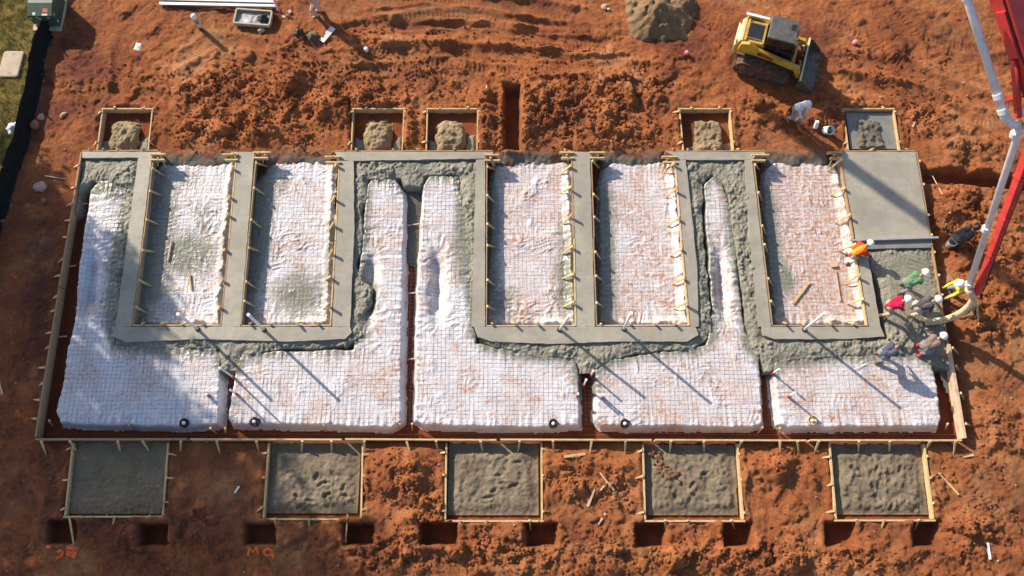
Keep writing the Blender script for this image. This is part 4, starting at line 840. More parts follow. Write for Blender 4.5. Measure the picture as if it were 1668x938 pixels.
# ---- their tools
def tool(name, label, a, b, head, cat, hm=None):
    t = tag(empty(name, b), label, cat)
    part_of(MB().tube([a, b], .017, 6).build('handle', M['woodpink']), t)
    d = (Vector(b)-Vector(a)).normalized(); s = d.cross(Vector((0, 0, 1))).normalized()
    if head == 'rake': part_of(MB().bar(Vector(b)-s*.28, Vector(b)+s*.28, .10, .02).build('blade', hm or M['steel']), t)
    elif head == 'shovel':
        m = MB(); c = Vector(b); u = s.cross(d)
        pts = [(-.10, 0, .0), (.10, 0, .0), (.13, .14, .02), (.11, .26, .01), (0, .34, -.01), (-.11, .26, .01), (-.13, .14, .02)]
        vs_ = [c+s*p[0]+d*p[1]+u*p[2] for p in pts]; m.add(vs_+[v-u*.012 for v in vs_], [tuple(range(7)), tuple(range(13, 6, -1))]+[(i, i+7, (i+1) % 7+7, (i+1) % 7) for i in range(7)])
        part_of(m.build('blade', hm or M['steel']), t)
    return t
tool('rake', 'long rake held by the worker in green', at(1479, 470, .95), at(1506, 498, .28), 'rake', 'rake')
tool('rake', 'long rake held by the worker in crimson', at(1463, 501, .9), at(1500, 531, .28), 'rake', 'rake')
tool('shovel', 'short shovel held by the worker in charcoal', at(1496, 505, .75), at(1478, 529, .30), 'shovel', 'shovel')
tool('shovel', 'shovel lying in the dirt right of the finished slab', gat(1534, 318, .06), gat(1517, 288, .10), 'shovel', 'shovel')
def rod(name, label, pts, w, h, cat, mat, group=None):
    return tag(MB().bar(pts[0], pts[1], w, h).build(name, mat), label, cat, group)
rod('straightedge', 'long metal straightedge lying across the slab between struck and rough concrete', (at(1384, 391.5, ZC+.06), at(1528, 387, ZC+.06)), .07, .10, 'straightedge', M['alu'])
rod('hand_float', 'pale hand float held by the worker in navy', (at(1462, 562, .36), at(1472, 563, .32)), .10, .04, 'float', M['woodpink'])
def bucket(name, label, p, r, h, mat, inner, tilt=(0, 0, 0)):
    t = tag(empty(name, p), label, 'bucket'); q = Matrix.Rotation(tilt[0], 3, 'X') @ Matrix.Rotation(tilt[1], 3, 'Y')
    m = MB().lathe([(r*.82, 0), (r, h), (r*1.05, h), (r*1.05, h-.02), (r*.93, h-.015), (r*.76, .03)], (0, 0, 0), 18); m.v = [tuple(q @ Vector(v)+p) for v in m.v]; part_of(m.build('shell', mat, smooth=False), t)
    m = MB().lathe([(r*.86, h*.55), (r*.02, h*.60)], (0, 0, 0), 14); m.v = [tuple(q @ Vector(v)+p) for v in m.v]; part_of(m.build('contents', inner), t)
    m = MB().tube([q @ Vector((r*math.cos(a), r*.3*math.sin(a)-.02, h+r*.9*math.sin(a)*.4)) + p for a in np.linspace(0, math.pi, 9)], .006, 5); part_of(m.build('handle', M['steel']), t)
    return t
bucket('bucket', 'white bucket with a blue-grey load below the stooping dark-clothed worker', gat(1545, 399), .16, .36, M['white'], M['steel'])
bucket('bucket', 'tipped white bucket in the clods beside the rear box at the right', gat(1343, 213, .05), .17, .36, M['white'], M['rough'], (.5, .3))
rod('concrete_block', 'upright pale block beside the tipped white bucket', (gat(1328, 208), gat(1328, 208)+Vector((0, .12, .28))), .12, .12, 'block', M['white'])
# ================================================================== PUMP BOOM
M['boomred'] = simple('boom_red_paint', (.52, .040, .036), .45, 0, .3, 3, .3); M['pipewhite'] = simple('pump_pipe_white', (.66, .67, .68), .42, 0, .14, 3, .25)
M['hose'] = simple('rubber_hose_dusty', (.60, .47, .29), .75, 0, .3, 9)
boom = tag(empty('pump_boom', at(1590, 478, 2.6)), 'red concrete pump boom with white delivery pipe reaching in from the right', 'pump boom')
tip = at(1591, 478, 2.6); hinge = at(1712, 150, 9.2); top2 = at(1618, -70, 11.6)
def part(mb, nm, mat, par=boom, smooth=False): return part_of(mb.build(nm, mat, smooth=smooth), par)
part(MB().bar(tip, hinge, .15, .20, .22, .30), 'tip_section', M['boomred'])
m = MB()
for k in (.22, .42, .62, .82): p = tip.lerp(hinge, k); q = tip.lerp(hinge, k+.012); m.bar(p, q, .20+.08*k, .25+.1*k)
part(m, 'clamp', M['boomred'])
h2 = at(1690, 165, 9.3)
part(MB().bar(h2, top2, .36, .42, .52, .60), 'upper_section', M['boomred'])
m = MB(); m.bar(h2.lerp(top2, .30)+Vector((-.32, 0, .1)), h2.lerp(top2, .62)+Vector((-.30, 0, .1)), .12, .3); part(m, 'side_plate', M['boomred'])
m = MB(); m.bar(h2.lerp(top2, .70)+Vector((0, 0, .30)), h2.lerp(top2, .86)+Vector((0, 0, .33)), .22, .06); part(m, 'hatch', M['black'])
part(MB().tube([at(1658, 182, 9.0), at(1652, 95, 10.0)], .10, 10), 'cylinder', M['boomred'], smooth=True)
part(MB().tube([at(1664, 190, 8.9), at(1657, 120, 9.7)], .05, 10), 'piston_rod', M['alu'], smooth=True)
part(MB().bar(at(1634, 165, 9.1), at(1690, 147, 9.3), .10, .10), 'bracket', M['boomred'])
part(MB().bar(at(1660, 192, 9.0), at(1655, 150, 9.2), .10, .12), 'link_arm', M['boomred'])
o_ = Vector((.16, .02, .10)); part(MB().tube([tip+o_, tip.lerp(hinge, .3)+o_+Vector((0, 0, -.05)), tip.lerp(hinge, .7)+o_*1.1, hinge+o_], .022, 6), 'hydraulic_line', M['black'])
part(MB().tube([h2+Vector((-.22, 0, .26)), h2.lerp(top2, .5)+Vector((-.30, 0, .30)), top2+Vector((-.34, 0, .34))], .022, 6), 'hydraulic_line', M['black'])
e0, e1, e2, e3 = at(1576, 0, 10.9), at(1634, 183, 9.2), at(1644, 199, 8.95), at(1658, 203, 8.8)
up = at(1560, -60, 11.6)
part(MB().tube([up, e0, e1], .108, 12), 'pipe', M['pipewhite'], smooth=True)
part(MB().tube([e1, at(1637, 191, 9.05), e2, at(1651, 203, 8.85), e3], .115, 12), 'elbow', M['pipewhite'], smooth=True)
lowp = at(1578, 466, 2.75)
part(MB().tube([e3, at(1659, 215, 8.6), lowp], .100, 12), 'pipe', M['pipewhite'], smooth=True)
for a, b, f in ((up, e0, .9), (e0, e1, .85), (e0, e1, .99), (e3, lowp, .05), (e3, lowp, .60), (e3, lowp, .985)):
    p = a.lerp(b, f); d = (b-a).normalized()*.07; part(MB().tube([p-d, p+d], .135, 12), 'coupling', M['pipewhite'])
m = MB(); part(MB().tube([at(1578, 470, 2.7), at(1584, 478, 2.5), at(1587, 484, 2.3)], .14, 10), 'end_elbow', M['hose'], smooth=True)
hp = [at(1587, 484, 2.3), at(1578, 499, 1.75), at(1562, 511, 1.15), at(1544, 519, .72), at(1526, 523, .46), at(1513, 524, .36)]
pts = []
for i in range(len(hp)-1):
    p0, p1, p2, p3 = hp[max(i-1, 0)], hp[i], hp[i+1], hp[min(i+2, len(hp)-1)]
    for k in range(5):
        t = k/5; pts.append(.5*((2*p1)+(p2-p0)*t+(2*p0-5*p1+4*p2-p3)*t*t+(3*p1-p0-3*p2+p3)*t**3))
pts.append(hp[-1])
part(MB().tube(pts, .115, 12), 'hose', M['hose'], smooth=True)
part(MB().tube([pts[-1], pts[-1]+(pts[-1]-pts[-2]).normalized()*.12], .128, 12), 'hose_end', M['hose'])
# the next section of the boom, high above and beyond the frame
s1 = at(1365, 250, ZC); s2 = at(1500, 336, ZC); k = 1/math.tan(SUN_EL); sh = Vector((-math.cos(SUN_AZ)*k, -math.sin(SUN_AZ)*k, 1))
b1 = s1+(s1-s2)*.9+sh*13.5; b2 = top2+Vector((.3, .6, .3))
part(MB().bar(b2, b1, .40, .45, .50, .55), 'main_section', M['boomred'])

# ================================================================== TRACK LOADER
M['yellow'] = simple('loader_yellow', (.55, .34, .04), .55, 0, .25, 4, .85); M['cabgrey'] = simple('cab_roof_grey', (.085, .09, .09), .6, 0, .35, 4, .5); M['rubber'] = simple('track_rubber', (.075, .048, .036), .9, 0, .4, 8, .9)
M['glassdark'] = simple('tinted_glass', (.012, .014, .016), .12, 0, .1, 4, 0, .5); M['cream'] = simple('cream_panel', (.62, .52, .30), .5, 0, .1, 5, .3); M['bucketsteel'] = simple('worn_bucket_steel', (.17, .145, .125), .5, .5, .3, 6, .6)
lp = at(1248, 97, .03); ld = tag(empty('track_loader', lp, R(-17)), 'yellow compact track loader with toothed bucket parked on the dirt', 'loader')
def lpart(mb, nm, mat, par=ld, smooth=False, bevel=0): return mb.build(nm, mat, par, smooth, bevel)
def side_prism(mb, prof, y0, y1):
    n = len(prof); mb.add([(p[0], y0, p[1]) for p in prof]+[(p[0], y1, p[1]) for p in prof], [tuple(range(n)), tuple(range(2*n-1, n-1, -1))]+[(i, i+n, (i+1) % n+n, (i+1) % n) for i in range(n)]); return mb
for s in (1, -1):
    y0, y1 = s*.50, s*.95
    outer = [(-1.22,.30),(-1.10,.08),(-.9,.0),(.72,.0),(.95,.10),(1.02,.26),(.92,.42),(.2,.55),(-.6,.66),(-.95,.64),(-1.15,.5)]
    t = lpart(side_prism(MB(), outer, min(y0, y1), max(y0, y1)), 'track', M['rubber'])
    m = MB(); per = outer+[outer[0]]
    for i in range(len(outer)):
        a, b = Vector((per[i][0], 0, per[i][1])), Vector((per[i+1][0], 0, per[i+1][1])); L = (b-a).length; d = (b-a)/L; nn = Vector((d.z, 0, -d.x)); c0 = Vector((-.1, 0, .3))
        if (a-c0).dot(nn) < 0: nn = -nn
        for q in np.arange(.04, L, .11): p = a+d*q+nn*.015; m.bar(p+Vector((0, y0, 0)), p+Vector((0, y1, 0)), .045, .04, up=nn)
    lpart(m, 'lug', M['rubber'], t)
    yo = s*.965
    for (wx0, wz, r) in [(-.82,.19,.15),(-.48,.17,.13),(-.16,.17,.13),(.16,.17,.13),(.48,.17,.13),(.76,.20,.15),(-.9,.46,.14)]:
        w = MB().tube([(wx0, yo-s*.06, wz), (wx0, yo, wz)], r, 14); w.tube([(wx0, yo, wz), (wx0, yo+s*.02, wz)], r*.4, 10); lpart(w, 'wheel', M['bucketsteel'], t)
    lpart(side_prism(MB(), [(-1.18,.62),(-.95,.76),(-.45,.74),(.35,.62),(.95,.46),(.92,.42),(.2,.56),(-.6,.67),(-1.1,.56)], min(s*.52, s*.97), max(s*.52, s*.97)), 'fender', M['rubber'] if s < 0 else M['yellow'])
lpart(side_prism(MB(), [(-1.36,.48),(-1.40,1.15),(-1.25,1.50),(-.42,1.52),(-.30,1.1),(.95,.92),(1.0,.45)], -.50, .50), 'body', M['yellow'], bevel=.03)
m = MB(); m.box((-.82, 0, 1.535), (.62, .74, .04)); g = lpart(m, 'radiator_grille', M['steel'])
m = MB()
for q in np.linspace(-.3, .3, 13): m.box((-.82, q, 1.562), (.56, .018, .02))
lpart(m, 'slat', M['black'], g)
m = MB(); m.box((-1.15, 0, 1.54), (.06, .96, .05)); m.box((-.48, 0, 1.54), (.06, .96, .05)); lpart(m, 'hood_rail', M['yellow'])
lpart(side_prism(MB(), [(-1.44,.55),(-1.48,1.1),(-1.32,1.52),(-1.24,1.52),(-1.38,1.1),(-1.36,.55)], -.52, .52), 'rear_door', M['cream'])
cabp = [(-.36,1.0),(-.38,1.98),(.60,2.0),(.78,1.45),(.82,.75),(-.30,.9)]
cab = lpart(side_prism(MB(), cabp, -.46, .46), 'cab', M['glassdark'], bevel=.02)
m = MB(); m.box((.10, 0, 2.02), (1.06, 1.02, .09)); lpart(m, 'roof', M['cabgrey'], cab, bevel=.03)
m = MB()
for q in (-.12, -.06, 0, .06, .12): m.box((.45, q+.18, 2.07), (.20, .025, .02))
lpart(m, 'roof_vent', M['black'], cab)
m = MB()
for s in (1, -1):
    for a, b in ((( -.37, s*.47, 1.0), (-.37, s*.47, 1.98)), ((.60, s*.47, 1.98), (.80, s*.47, .85)), ((-.37, s*.47, 1.42), (.78, s*.47, 1.42)), ((.12, s*.47, 1.0), (.12, s*.47, 1.98))): m.bar(a, b, .05, .05)
lpart(m, 'cab_frame', M['black'], cab)
for s in (1, -1):
    a = lpart(side_prism(MB(), [(-1.30,1.10),(-1.25,1.52),(-.95,1.62),(-.55,1.40),(.95,.98),(1.18,.95),(1.38,.35),(1.22,.30),(1.0,.72),(.80,.74),(-.70,1.12)], min(s*.56, s*.70), max(s*.56, s*.70)), 'lift_arm', M['yellow'], bevel=.015)
    lpart(MB().bar((-.52, s*.707, 1.22), (.10, s*.707, 1.05), .012, .17, .012, .14, up=(0, 0, 1)), 'arm_decal', M['black'], a)
    lpart(MB().bar((-.40, s*.714, 1.20), (.08, s*.714, 1.06), .010, .085, .010, .075, up=(0, 0, 1)), 'arm_stripe', M['redplastic'], a)
    lpart(MB().tube([(.15, s*.63, .70), (1.05, s*.63, .62)], .05, 8), 'lift_cylinder', M['black'])
    lpart(MB().tube([(1.12, s*.35, .95), (1.32, s*.35, .45)], .045, 8), 'tilt_cylinder', M['steel'])
    lpart(MB().box((-1.43, s*.44, 1.28), (.04, .10, .16)), 'rear_light', M['redplastic'])
    lpart(MB().box((.66, s*.36, 1.93), (.05, .12, .07)), 'work_light', M['white'])
    lpart(MB().bar((-1.28, s*.705, .98), (-.98, s*.705, .95), .012, .11), 'side_badge', M['alu'])
lpart(MB().box((-.9, .62, 1.62), (.9, .10, .06)), 'guard_rail', M['white'])
bk = [(1.34,.62),(1.30,.10),(1.42,.02),(2.02,.0),(2.02,.035),(1.46,.06),(1.36,.14),(1.40,.62)]
bo = lpart(side_prism(MB(), bk, -.98, .98), 'bucket', M['bucketsteel'])
for s in (1, -1): lpart(side_prism(MB(), [(1.34,.64),(1.30,.08),(1.42,.01),(2.0,.0),(1.98,.12),(1.50,.62)], s*.985-.015, s*.985+.015), 'bucket_side', M['bucketsteel'], bo)
lpart(MB().bar((1.36, -1.0, .64), (1.36, 1.0, .64), .07, .05), 'top_lip', M['cream'], bo)
for q in np.linspace(-.9, .9, 8): lpart(MB().bar((1.96, q, .03), (2.16, q, .015), .08, .05, .04, .02), 'tooth', M['bucketsteel'], bo)

# ================================================================== THINGS AROUND THE SITE
# sand pile
p = at(1072, 38, 0); xs = np.arange(p.x-2.4, p.x+2.6, .05); ys = np.arange(p.y-1.4, p.y+2.6, .05); X, Y = np.meshgrid(xs, ys)
q = np.hypot((X-p.x)/1.75, (Y-p.y-.35)/1.5)+.22*fbm(X, Y, 1.0, 3, 7); e1, e2, ev = cells(X, Y, .28, 5)
Z = 1.0*np.clip(1-q, 0, 1)**.85+.20*sstep(1.05, .8, q)*(1-e1)*ev+.16*fbm(X, Y, .5, 4, 2)*sstep(1.1, .8, q)-.24+.35*np.exp(-(((X-p.x-1.2)/.6)**2+((Y-p.y-1.2)/.5)**2))
M['pile'] = m_concrete('olive_sand', (.165, .105, .055), (.28, .185, .095), .9, 12, 1.0, .06, .3)
tag(link('sand_pile', grid_mesh('sand_pile', X, Y, Z, q < 1.15), M['pile']), 'olive-tan sand pile at the upper edge beside the loader', 'sand pile')
# silt fence
M['fabric'] = simple('black_silt_fabric', (.018, .017, .017), .95, 0, .3, 6, 0, .1)
fl = [at2(*q) for q in FENCE]; fp = []
for i in range(len(fl)-1):
    for k in range(6): fp.append(Vector(lerp(fl[i], fl[i+1], k/6)))
sf = tag(empty('silt_fence', (*fl[3], 0)), 'black fabric silt fence with stakes between lawn and dirt', 'fence')
m = MB(); V = []
for i, q in enumerate(fp):
    d = (fp[min(i+1, len(fp)-1)]-fp[max(i-1, 0)]).normalized(); n_ = Vector((-d.y, d.x)); n_ = n_ if n_.x > 0 else -n_
    w = .03*math.sin(i*1.7)+.03*math.sin(i*.6); g = ground_z(q.x, q.y)
    for off, zz in ((-.02+w*.4, .62+.04*math.sin(i*.9)), (.03+w, .40), (.06-w, .18), (.13, .08), (.30+w*.5, .07)): V.append((q.x+n_.x*off, q.y+n_.y*off, g+zz-.03))
F = [(i*5+k, (i+1)*5+k, (i+1)*5+k+1, i*5+k+1) for i in range(len(fp)-1) for k in range(4)]
m.add(V, F); o = part_of(m.build('fabric', M['fabric'], smooth=True), sf); s_ = o.modifiers.new('thick', 'SOLIDIFY'); s_.thickness = .008
for i in range(3, len(fp), 6): q = fp[i]; part_of(MB().bar((q.x-.05, q.y, -.1), (q.x-.05, q.y, .78), .045, .045).build('post', M['woodgrey']), sf)
# transformer cabinet on its pad
M['green'] = simple('cabinet_green', (.045, .085, .062), .45, 0, .12, 3, .05); M['greentop'] = M['green']; M['padc'] = simple('pale_concrete', (.46, .40, .31), .8, 0, .15, 4)
tp = at(74, 48, .1); tr = tag(empty('transformer_cabinet', tp), 'dark green utility cabinet on a concrete pad in the lawn corner', 'cabinet')
def rp(mb, nm, mat, par=tr, **k): return part_of(mb.build(nm, mat, **k), tr) if par is tr else part_of(mb.build(nm, mat, **k), par)
rp(MB().box(tp+Vector((.08, .68, -.04)), (1.10, 1.5, .2)), 'concrete_pad', M['padc'])
X0, X1, Y0, Y1 = tp.x-.36, tp.x+.62, tp.y+.10, tp.y+1.30
m = MB(); prof = [(Y0, .06), (Y0, .82), (Y0+.52, .98), (Y1, 1.0), (Y1, .06)]; n = len(prof)
m.add([(X0, a, b) for a, b in prof]+[(X1, a, b) for a, b in prof], [tuple(range(n)), tuple(range(2*n-1, n-1, -1))]+[(i, i+n, (i+1) % n+n, (i+1) % n) for i in range(n)])
tb = rp(m, 'body', M['green'], bevel=.015)
def q_on(u, v, w, h, mat, nm):   # small plate on the sloping lid
    y = Y0+.52*v; zz = .82+.16*v; x_ = X0+(X1-X0)*u; sl = Matrix.Rotation(math.atan2(.16, .52), 3, 'X')
    return rp(MB().box((x_, y, zz+.006), (w, h, .008), M=sl), nm, mat)
q_on(.5, .5, .94, .50, M['green'], 'lid')
q_on(.72, .42, .20, .16, simple('orange_red_sticker', (.70, .16, .05), .5), 'warning_sticker').location.z += .008
q_on(.70, .12, .22, .07, M['white'], 'warning_label').location.z += .008
q_on(.27, .18, .11, .11, M['white'], 'inspection_label').location.z += .008
for u, zz in ((.08, .70), (.42, .66), (.36, .76), (.80, .74)): rp(MB().box((X0+(X1-X0)*u, Y0-.004, zz), (.09, .008, .06)), 'number_label', M['cream'])
for yy, zz in ((Y0+.15, .74), (Y0+.1, .40)): rp(MB().box((X1+.004, yy, zz), (.008, .07, .07)), 'side_label', M['white'])
rp(MB().tube([(X0+.62, Y0-.03, .5), (X0+.62, Y0-.0, .5)], .05, 10), 'padlock_boss', M['black'])
# handhole lid in the lawn
lc = at(18, 104, .08); m = MB(); pr = []
for cx, cy, a0 in ((.30,.48,0),(-.30,.48,90),(-.30,-.48,180),(.30,-.48,270)):
    for k in range(5): a = R(a0+22.5*k); pr.append((lc.x+cx+.10*math.cos(a)+.05*(cy), lc.y+cy+.10*math.sin(a)))
lid = tag(empty('utility_lid', lc), 'beige rounded rectangular utility lid set in the lawn', 'lid')
part_of(m.prism(pr, -.05, .10).build('rim', M['padc'], bevel=.012), lid); part_of(MB().prism([(lc.x+(a-lc.x)*.93, lc.y+(b-lc.y)*.94) for a, b in pr], .05, .108).build('cover', simple('beige_polymer', (.46, .38, .29), .85, 0, .2, 3, .2)), lid)
for sx in (-1, 1): part_of(MB().box((lc.x+.02, lc.y+sx*.44, .109), (.12, .03, .006)).build('pull_slot', M['black']), lid)
# grass
n = 52000; w = (lawn*core*(GX < -14)*np.clip(.5+1.6*fbm(GX, GY, .35, 3, 2), .06, 2)).ravel(); w /= w.sum(); idx = RNG.choice(w.size, n, p=w)
gxp = GX.ravel()[idx]+RNG.uniform(-.03, .03, n); gyp = GY.ravel()[idx]+RNG.uniform(-.03, .03, n); ok = ~(((np.abs(gxp-lc.x) < .45) & (np.abs(gyp-lc.y) < .62)) | ((gxp > X0-.1) & (gxp < X1+.1) & (gyp > tp.y-.08) & (gyp < Y1+.1)))
gxp, gyp, gz = gxp[ok], gyp[ok], z.ravel()[idx][ok]; n = len(gxp); a = RNG.uniform(0, 6.28, n); L = RNG.uniform(.03, .13, n); lx, ly = RNG.normal(0, .05, n), RNG.normal(0, .05, n)
B = np.stack([gxp, gyp, gz-.005], -1); S = np.stack([np.cos(a), np.sin(a), np.zeros(n)], -1)*.009; T = B+np.stack([lx, ly, L], -1)
V = np.stack([B-S, B+S, T], 1).reshape(-1, 3); F = np.arange(n*3).reshape(-1, 3)
m_, nt, b = newmat('winter_grass'); v = coords(nt); c = ramp(nt, noise(nt, 3, 6, .7, 0, v), [(.32, (.13, .15, .03)), (.5, (.28, .25, .06)), (.68, (.46, .35, .13))]); nt.links.new(c, b.inputs['Base Color']); b.inputs['Roughness'].default_value = .8
gm = np_mesh('grass', V, F, False); tag(link('grass', gm, m_), 'short yellow-green grass of the lawn left of the silt fence', 'grass', kind='stuff')
# scraps of lumber and litter
def scrap(name, label, a, b, w, h, mat, cat, taper=1.0, group=None):
    A, B = gat(*a, .03), gat(*b, .03); return tag(MB().bar(A, B, w, h, w*taper, h*taper).build(name, mat), label, cat, group)
SG = 'lumber offcuts on the dirt'
scrap('lumber_offcut', 'flat board offcut on the clods between middle and fourth porch', (919,744), (954,739), .09, .04, M['wood'], 'lumber', group=SG)
scrap('lumber_offcut', 'long thin stick crossing another between middle and fourth porch', (977,770), (1000,799), .05, .04, M['woodpink'], 'lumber', group=SG)
scrap('lumber_offcut', 'short stick lying under the long crossing stick', (988,785), (978,799), .05, .04, M['woodpink'], 'lumber', group=SG)
scrap('wooden_stake', 'pale pointed stake lying left below the crossed sticks', (957,825), (969,796), .10, .05, M['woodpink'], 'stake', .3, SG)
scrap('wooden_stake', 'pale pointed stake lying right below the crossed sticks', (986,836), (974,855), .10, .05, M['woodpink'], 'stake', .3, SG)
scrap('lumber_offcut', 'long thin stick right of the rightmost porch form', (1561,806), (1528,770), .07, .04, M['wood'], 'lumber', .5, SG)
scrap('wooden_stake', 'short stake at the lower right corner of the foundation', (1585,741), (1568,745), .08, .05, M['wood'], 'stake', .4, SG)
scrap('pipe_offcut', 'white plastic pipe offcut in the clods at the lower right', (1608,884), (1612,911), .06, .06, M['pvc'], 'pipe')
scrap('pipe_offcut', 'short white offcut on the dirt right of the leftmost porch', (390,792), (383,803), .06, .06, M['white'], 'pipe')
scrap('wooden_stake', 'short pale stake lying among clods right of the rightmost rear box', (1486,208), (1491,196), .07, .05, M['woodpink'], 'stake', .4, SG)
scrap('wooden_stake', 'pale pointed stake lying right of the finished slab', (1545,349), (1550,332), .10, .05, M['woodpink'], 'stake', .3, SG)
scrap('lumber_offcut', 'thin lath standing in the dirt above the narrow trench', (795,152), (792,140), .04, .04, M['woodpink'], 'lumber', group=SG)
scrap('lumber_offcut', 'small board behind the stooping dark-clothed worker', (1541,365), (1549,378), .08, .04, M['woodgrey'], 'lumber', group=SG)
scrap('lumber_offcut', 'grey plank with a hole lying near the upper edge', (524,68), (543,46), .24, .05, M['alu'], 'plank')
scrap('lumber_offcut', 'short pale board beside the pink ribbon at the upper edge', (461,29), (474,18), .14, .04, M['woodpink'], 'lumber', group=SG)
scrap('wooden_stake', 'thin stake lying at the left edge of the dirt', (0,622), (5,643), .05, .04, M['woodpink'], 'stake', .5, SG)
scrap('wooden_stake', 'pale stick left of the left form near the big stone', (74,287), (107,292), .05, .04, M['woodpink'], 'stake', .5, SG)
br = tag(empty('corner_brace', at(1588, 500, 0)), 'wooden brace made of two crossed boards outside the right form', 'brace')
part_of(MB().bar(at(1591, 494, .35), gat(1594, 531, .0), .09, .04, .05, .04).build('board', M['wood']), br); part_of(MB().bar(at(1589, 497, .40), gat(1576, 522, .0), .10, .04).build('board', M['woodgrey']), br)
part_of(MB().box(at(1590, 496, .42), (.14, .16, .06)).build('block', M['wood']), br)
# boards lying in the bays
def lay(name, label, o, a, b, w, mat, lift=.05, group='sticks lying in the bays'):
    A, B = pad_z(o, *a), pad_z(o, *b); A.z += lift; B.z += lift; return tag(MB().bar(A, B, w, .04).build(name, mat), label, 'stick', group)
lay('lumber_offcut', 'orange board lying askew on the muddy sheet of the rightmost bay', bays[4], (1291,495), (1318,460), .08, M['wood'])
lay('lumber_offcut', 'long pale stick lying along the right of the rightmost bay sheet', bays[4], (1360,440), (1368,490), .04, M['woodpink'])
lay('lumber_offcut', 'small pale block on the sheet of the rightmost bay', bays[4], (1353,433), (1363,432), .14, M['wood'])
lay('lumber_offcut', 'thin stick on the grey-smeared sheet, right one', bays[0], (309,447), (312,472), .06, M['wood'])
lay('lumber_offcut', 'thin stick on the grey-smeared sheet, left one', bays[0], (280,392), (274,425), .05, M['woodpink'])
lay('red_tape', 'red tape line across the narrow neck of the sheet', front[3], (1146,328), (1183,327), .035, M['redplastic'], .02)
# stones
def stone(label, px, py, s, mat, seed):
    r_ = np.random.default_rng(seed); bm = bmesh.new(); bmesh.ops.create_icosphere(bm, subdivisions=2, radius=1)
    for v in bm.verts: k_ = 1+.22*math.sin(v.co.x*3+seed)+.15*math.cos(v.co.y*4+seed); v.co = Vector((v.co.x*s[0]*k_, v.co.y*s[1]*k_, v.co.z*s[2]))
    me = bpy.data.meshes.new('stone'); bm.to_mesh(me); bm.free(); o = link('stone', me, mat); o.location = gat(px, py, s[2]*.35); o.rotation_euler.z = seed; return tag(o, label, 'stone', 'large pale stones')
M['rock'] = simple('pinkish_rock', (.46, .30, .22), .85, 0, .25, 5); M['rockred'] = simple('red_rock', (.30, .12, .07), .85, 0, .25, 5)
stone('flat reddish stone near the blue-white rag', 57, 203, (.26, .15, .10), M['rockred'], 2); stone('small pale stone beside the flat reddish stone', 67, 191, (.13, .18, .09), M['rock'], 5); stone('large pale wedge stone left of the left form', 67, 305, (.27, .22, .16), M['rock'], 8)
stone('round orange stone below the large wedge stone', 72, 328, (.12, .11, .10), M['rockred'], 1); stone('small stone right of the flat reddish stone', 103, 188, (.15, .08, .08), M['rock'], 4); stone('pale stone above the sand pile edge', 984, 12, (.15, .13, .10), M['rock'], 3)
# rags, flags, cups
def rag(name, label, px, py, s, mat, cat, seed, z0=.05, h=.12):
    p = gat(px, py, z0); g_ = np.linspace(-1, 1, 11); X, Y = np.meshgrid(g_*s, g_*s); q = np.hypot(X, Y)/s
    Z = h*np.clip(1-q, 0, 1)+h*.8*fbm(X+seed, Y, s*.9, 3, seed); X = X*(1+.3*fbm(X, Y+seed, s, 2, seed)); 
    o = link(name, grid_mesh(name, X, Y, Z, q+.3*fbm(X, Y+seed, s, 2, seed+1) < 1.05), mat); o.location = p; sd2 = o.modifiers.new('t', 'SOLIDIFY'); sd2.thickness = .01; return tag(o, label, cat)
rag('rag', 'crumpled bluish-white bag lying against the silt fence', 27, 214, .27, M['alu'] if False else simple('bluish_white_bag', (.62, .66, .80), .6), 'bag', 3, .25, .2)
rag('yellow_cap', 'yellow crumpled cover on the silt fence at the left edge', 9, 283, .19, simple('yellow_cloth', (.72, .58, .10), .7), 'cover', 5, .35, .2)
fp_ = gat(236, 92); fg = tag(empty('marker_flag', fp_), 'white marker flag with pink tail standing in the dirt', 'flag')
part_of(MB().tube([fp_, fp_+Vector((-.05, .05, .55))], .008, 5).build('wire', M['steel']), fg)
m = MB(); a = fp_+Vector((-.10, .02, .5)); m.add([a+Vector((-.14, -.02, 0)), a+Vector((.10, -.10, .02)), a+Vector((.18, .16, .10)), a+Vector((-.04, .24, .06)), a+Vector((.02, .07, .09))], [(0, 1, 4), (1, 2, 4), (2, 3, 4), (3, 0, 4)]); o = part_of(m.build('flag', M['white']), fg); o.modifiers.new('t', 'SOLIDIFY').thickness = .006
part_of(MB().bar(a+Vector((.06, -.08, 0)), a+Vector((.10, -.32, -.30)), .07, .01, .02, .01).build('tail', M['pink']), fg)
cp = gat(327, 47); cl = tag(empty('standpipe', cp), 'short grey and white standpipe casting a long shadow', 'pipe')
part_of(MB().tube([cp, cp+Vector((0, 0, .75))], .09, 10).build('pipe', M['steel'], smooth=True), cl); part_of(MB().lathe([(.11, .72), (.115, .86), (.06, .92)], cp, 12).build('cap', M['white'], smooth=True), cl); part_of(MB().box(cp+Vector((.06, -.05, .35)), (.16, .12, .22)).build('valve', M['alu']), cl)
for i, (y0_, y1_, w_, s) in enumerate([(1, 6, .14, 'far'), (9, 13, .11, 'near')]):
    tag(MB().bar(gat(262, y0_, .12), gat(452, y1_, .12), w_, .10).build('screed_bar', M['alu']), 'long silver screed bar at the upper left edge, %s one of the pair' % s, 'bar', 'screed bars')
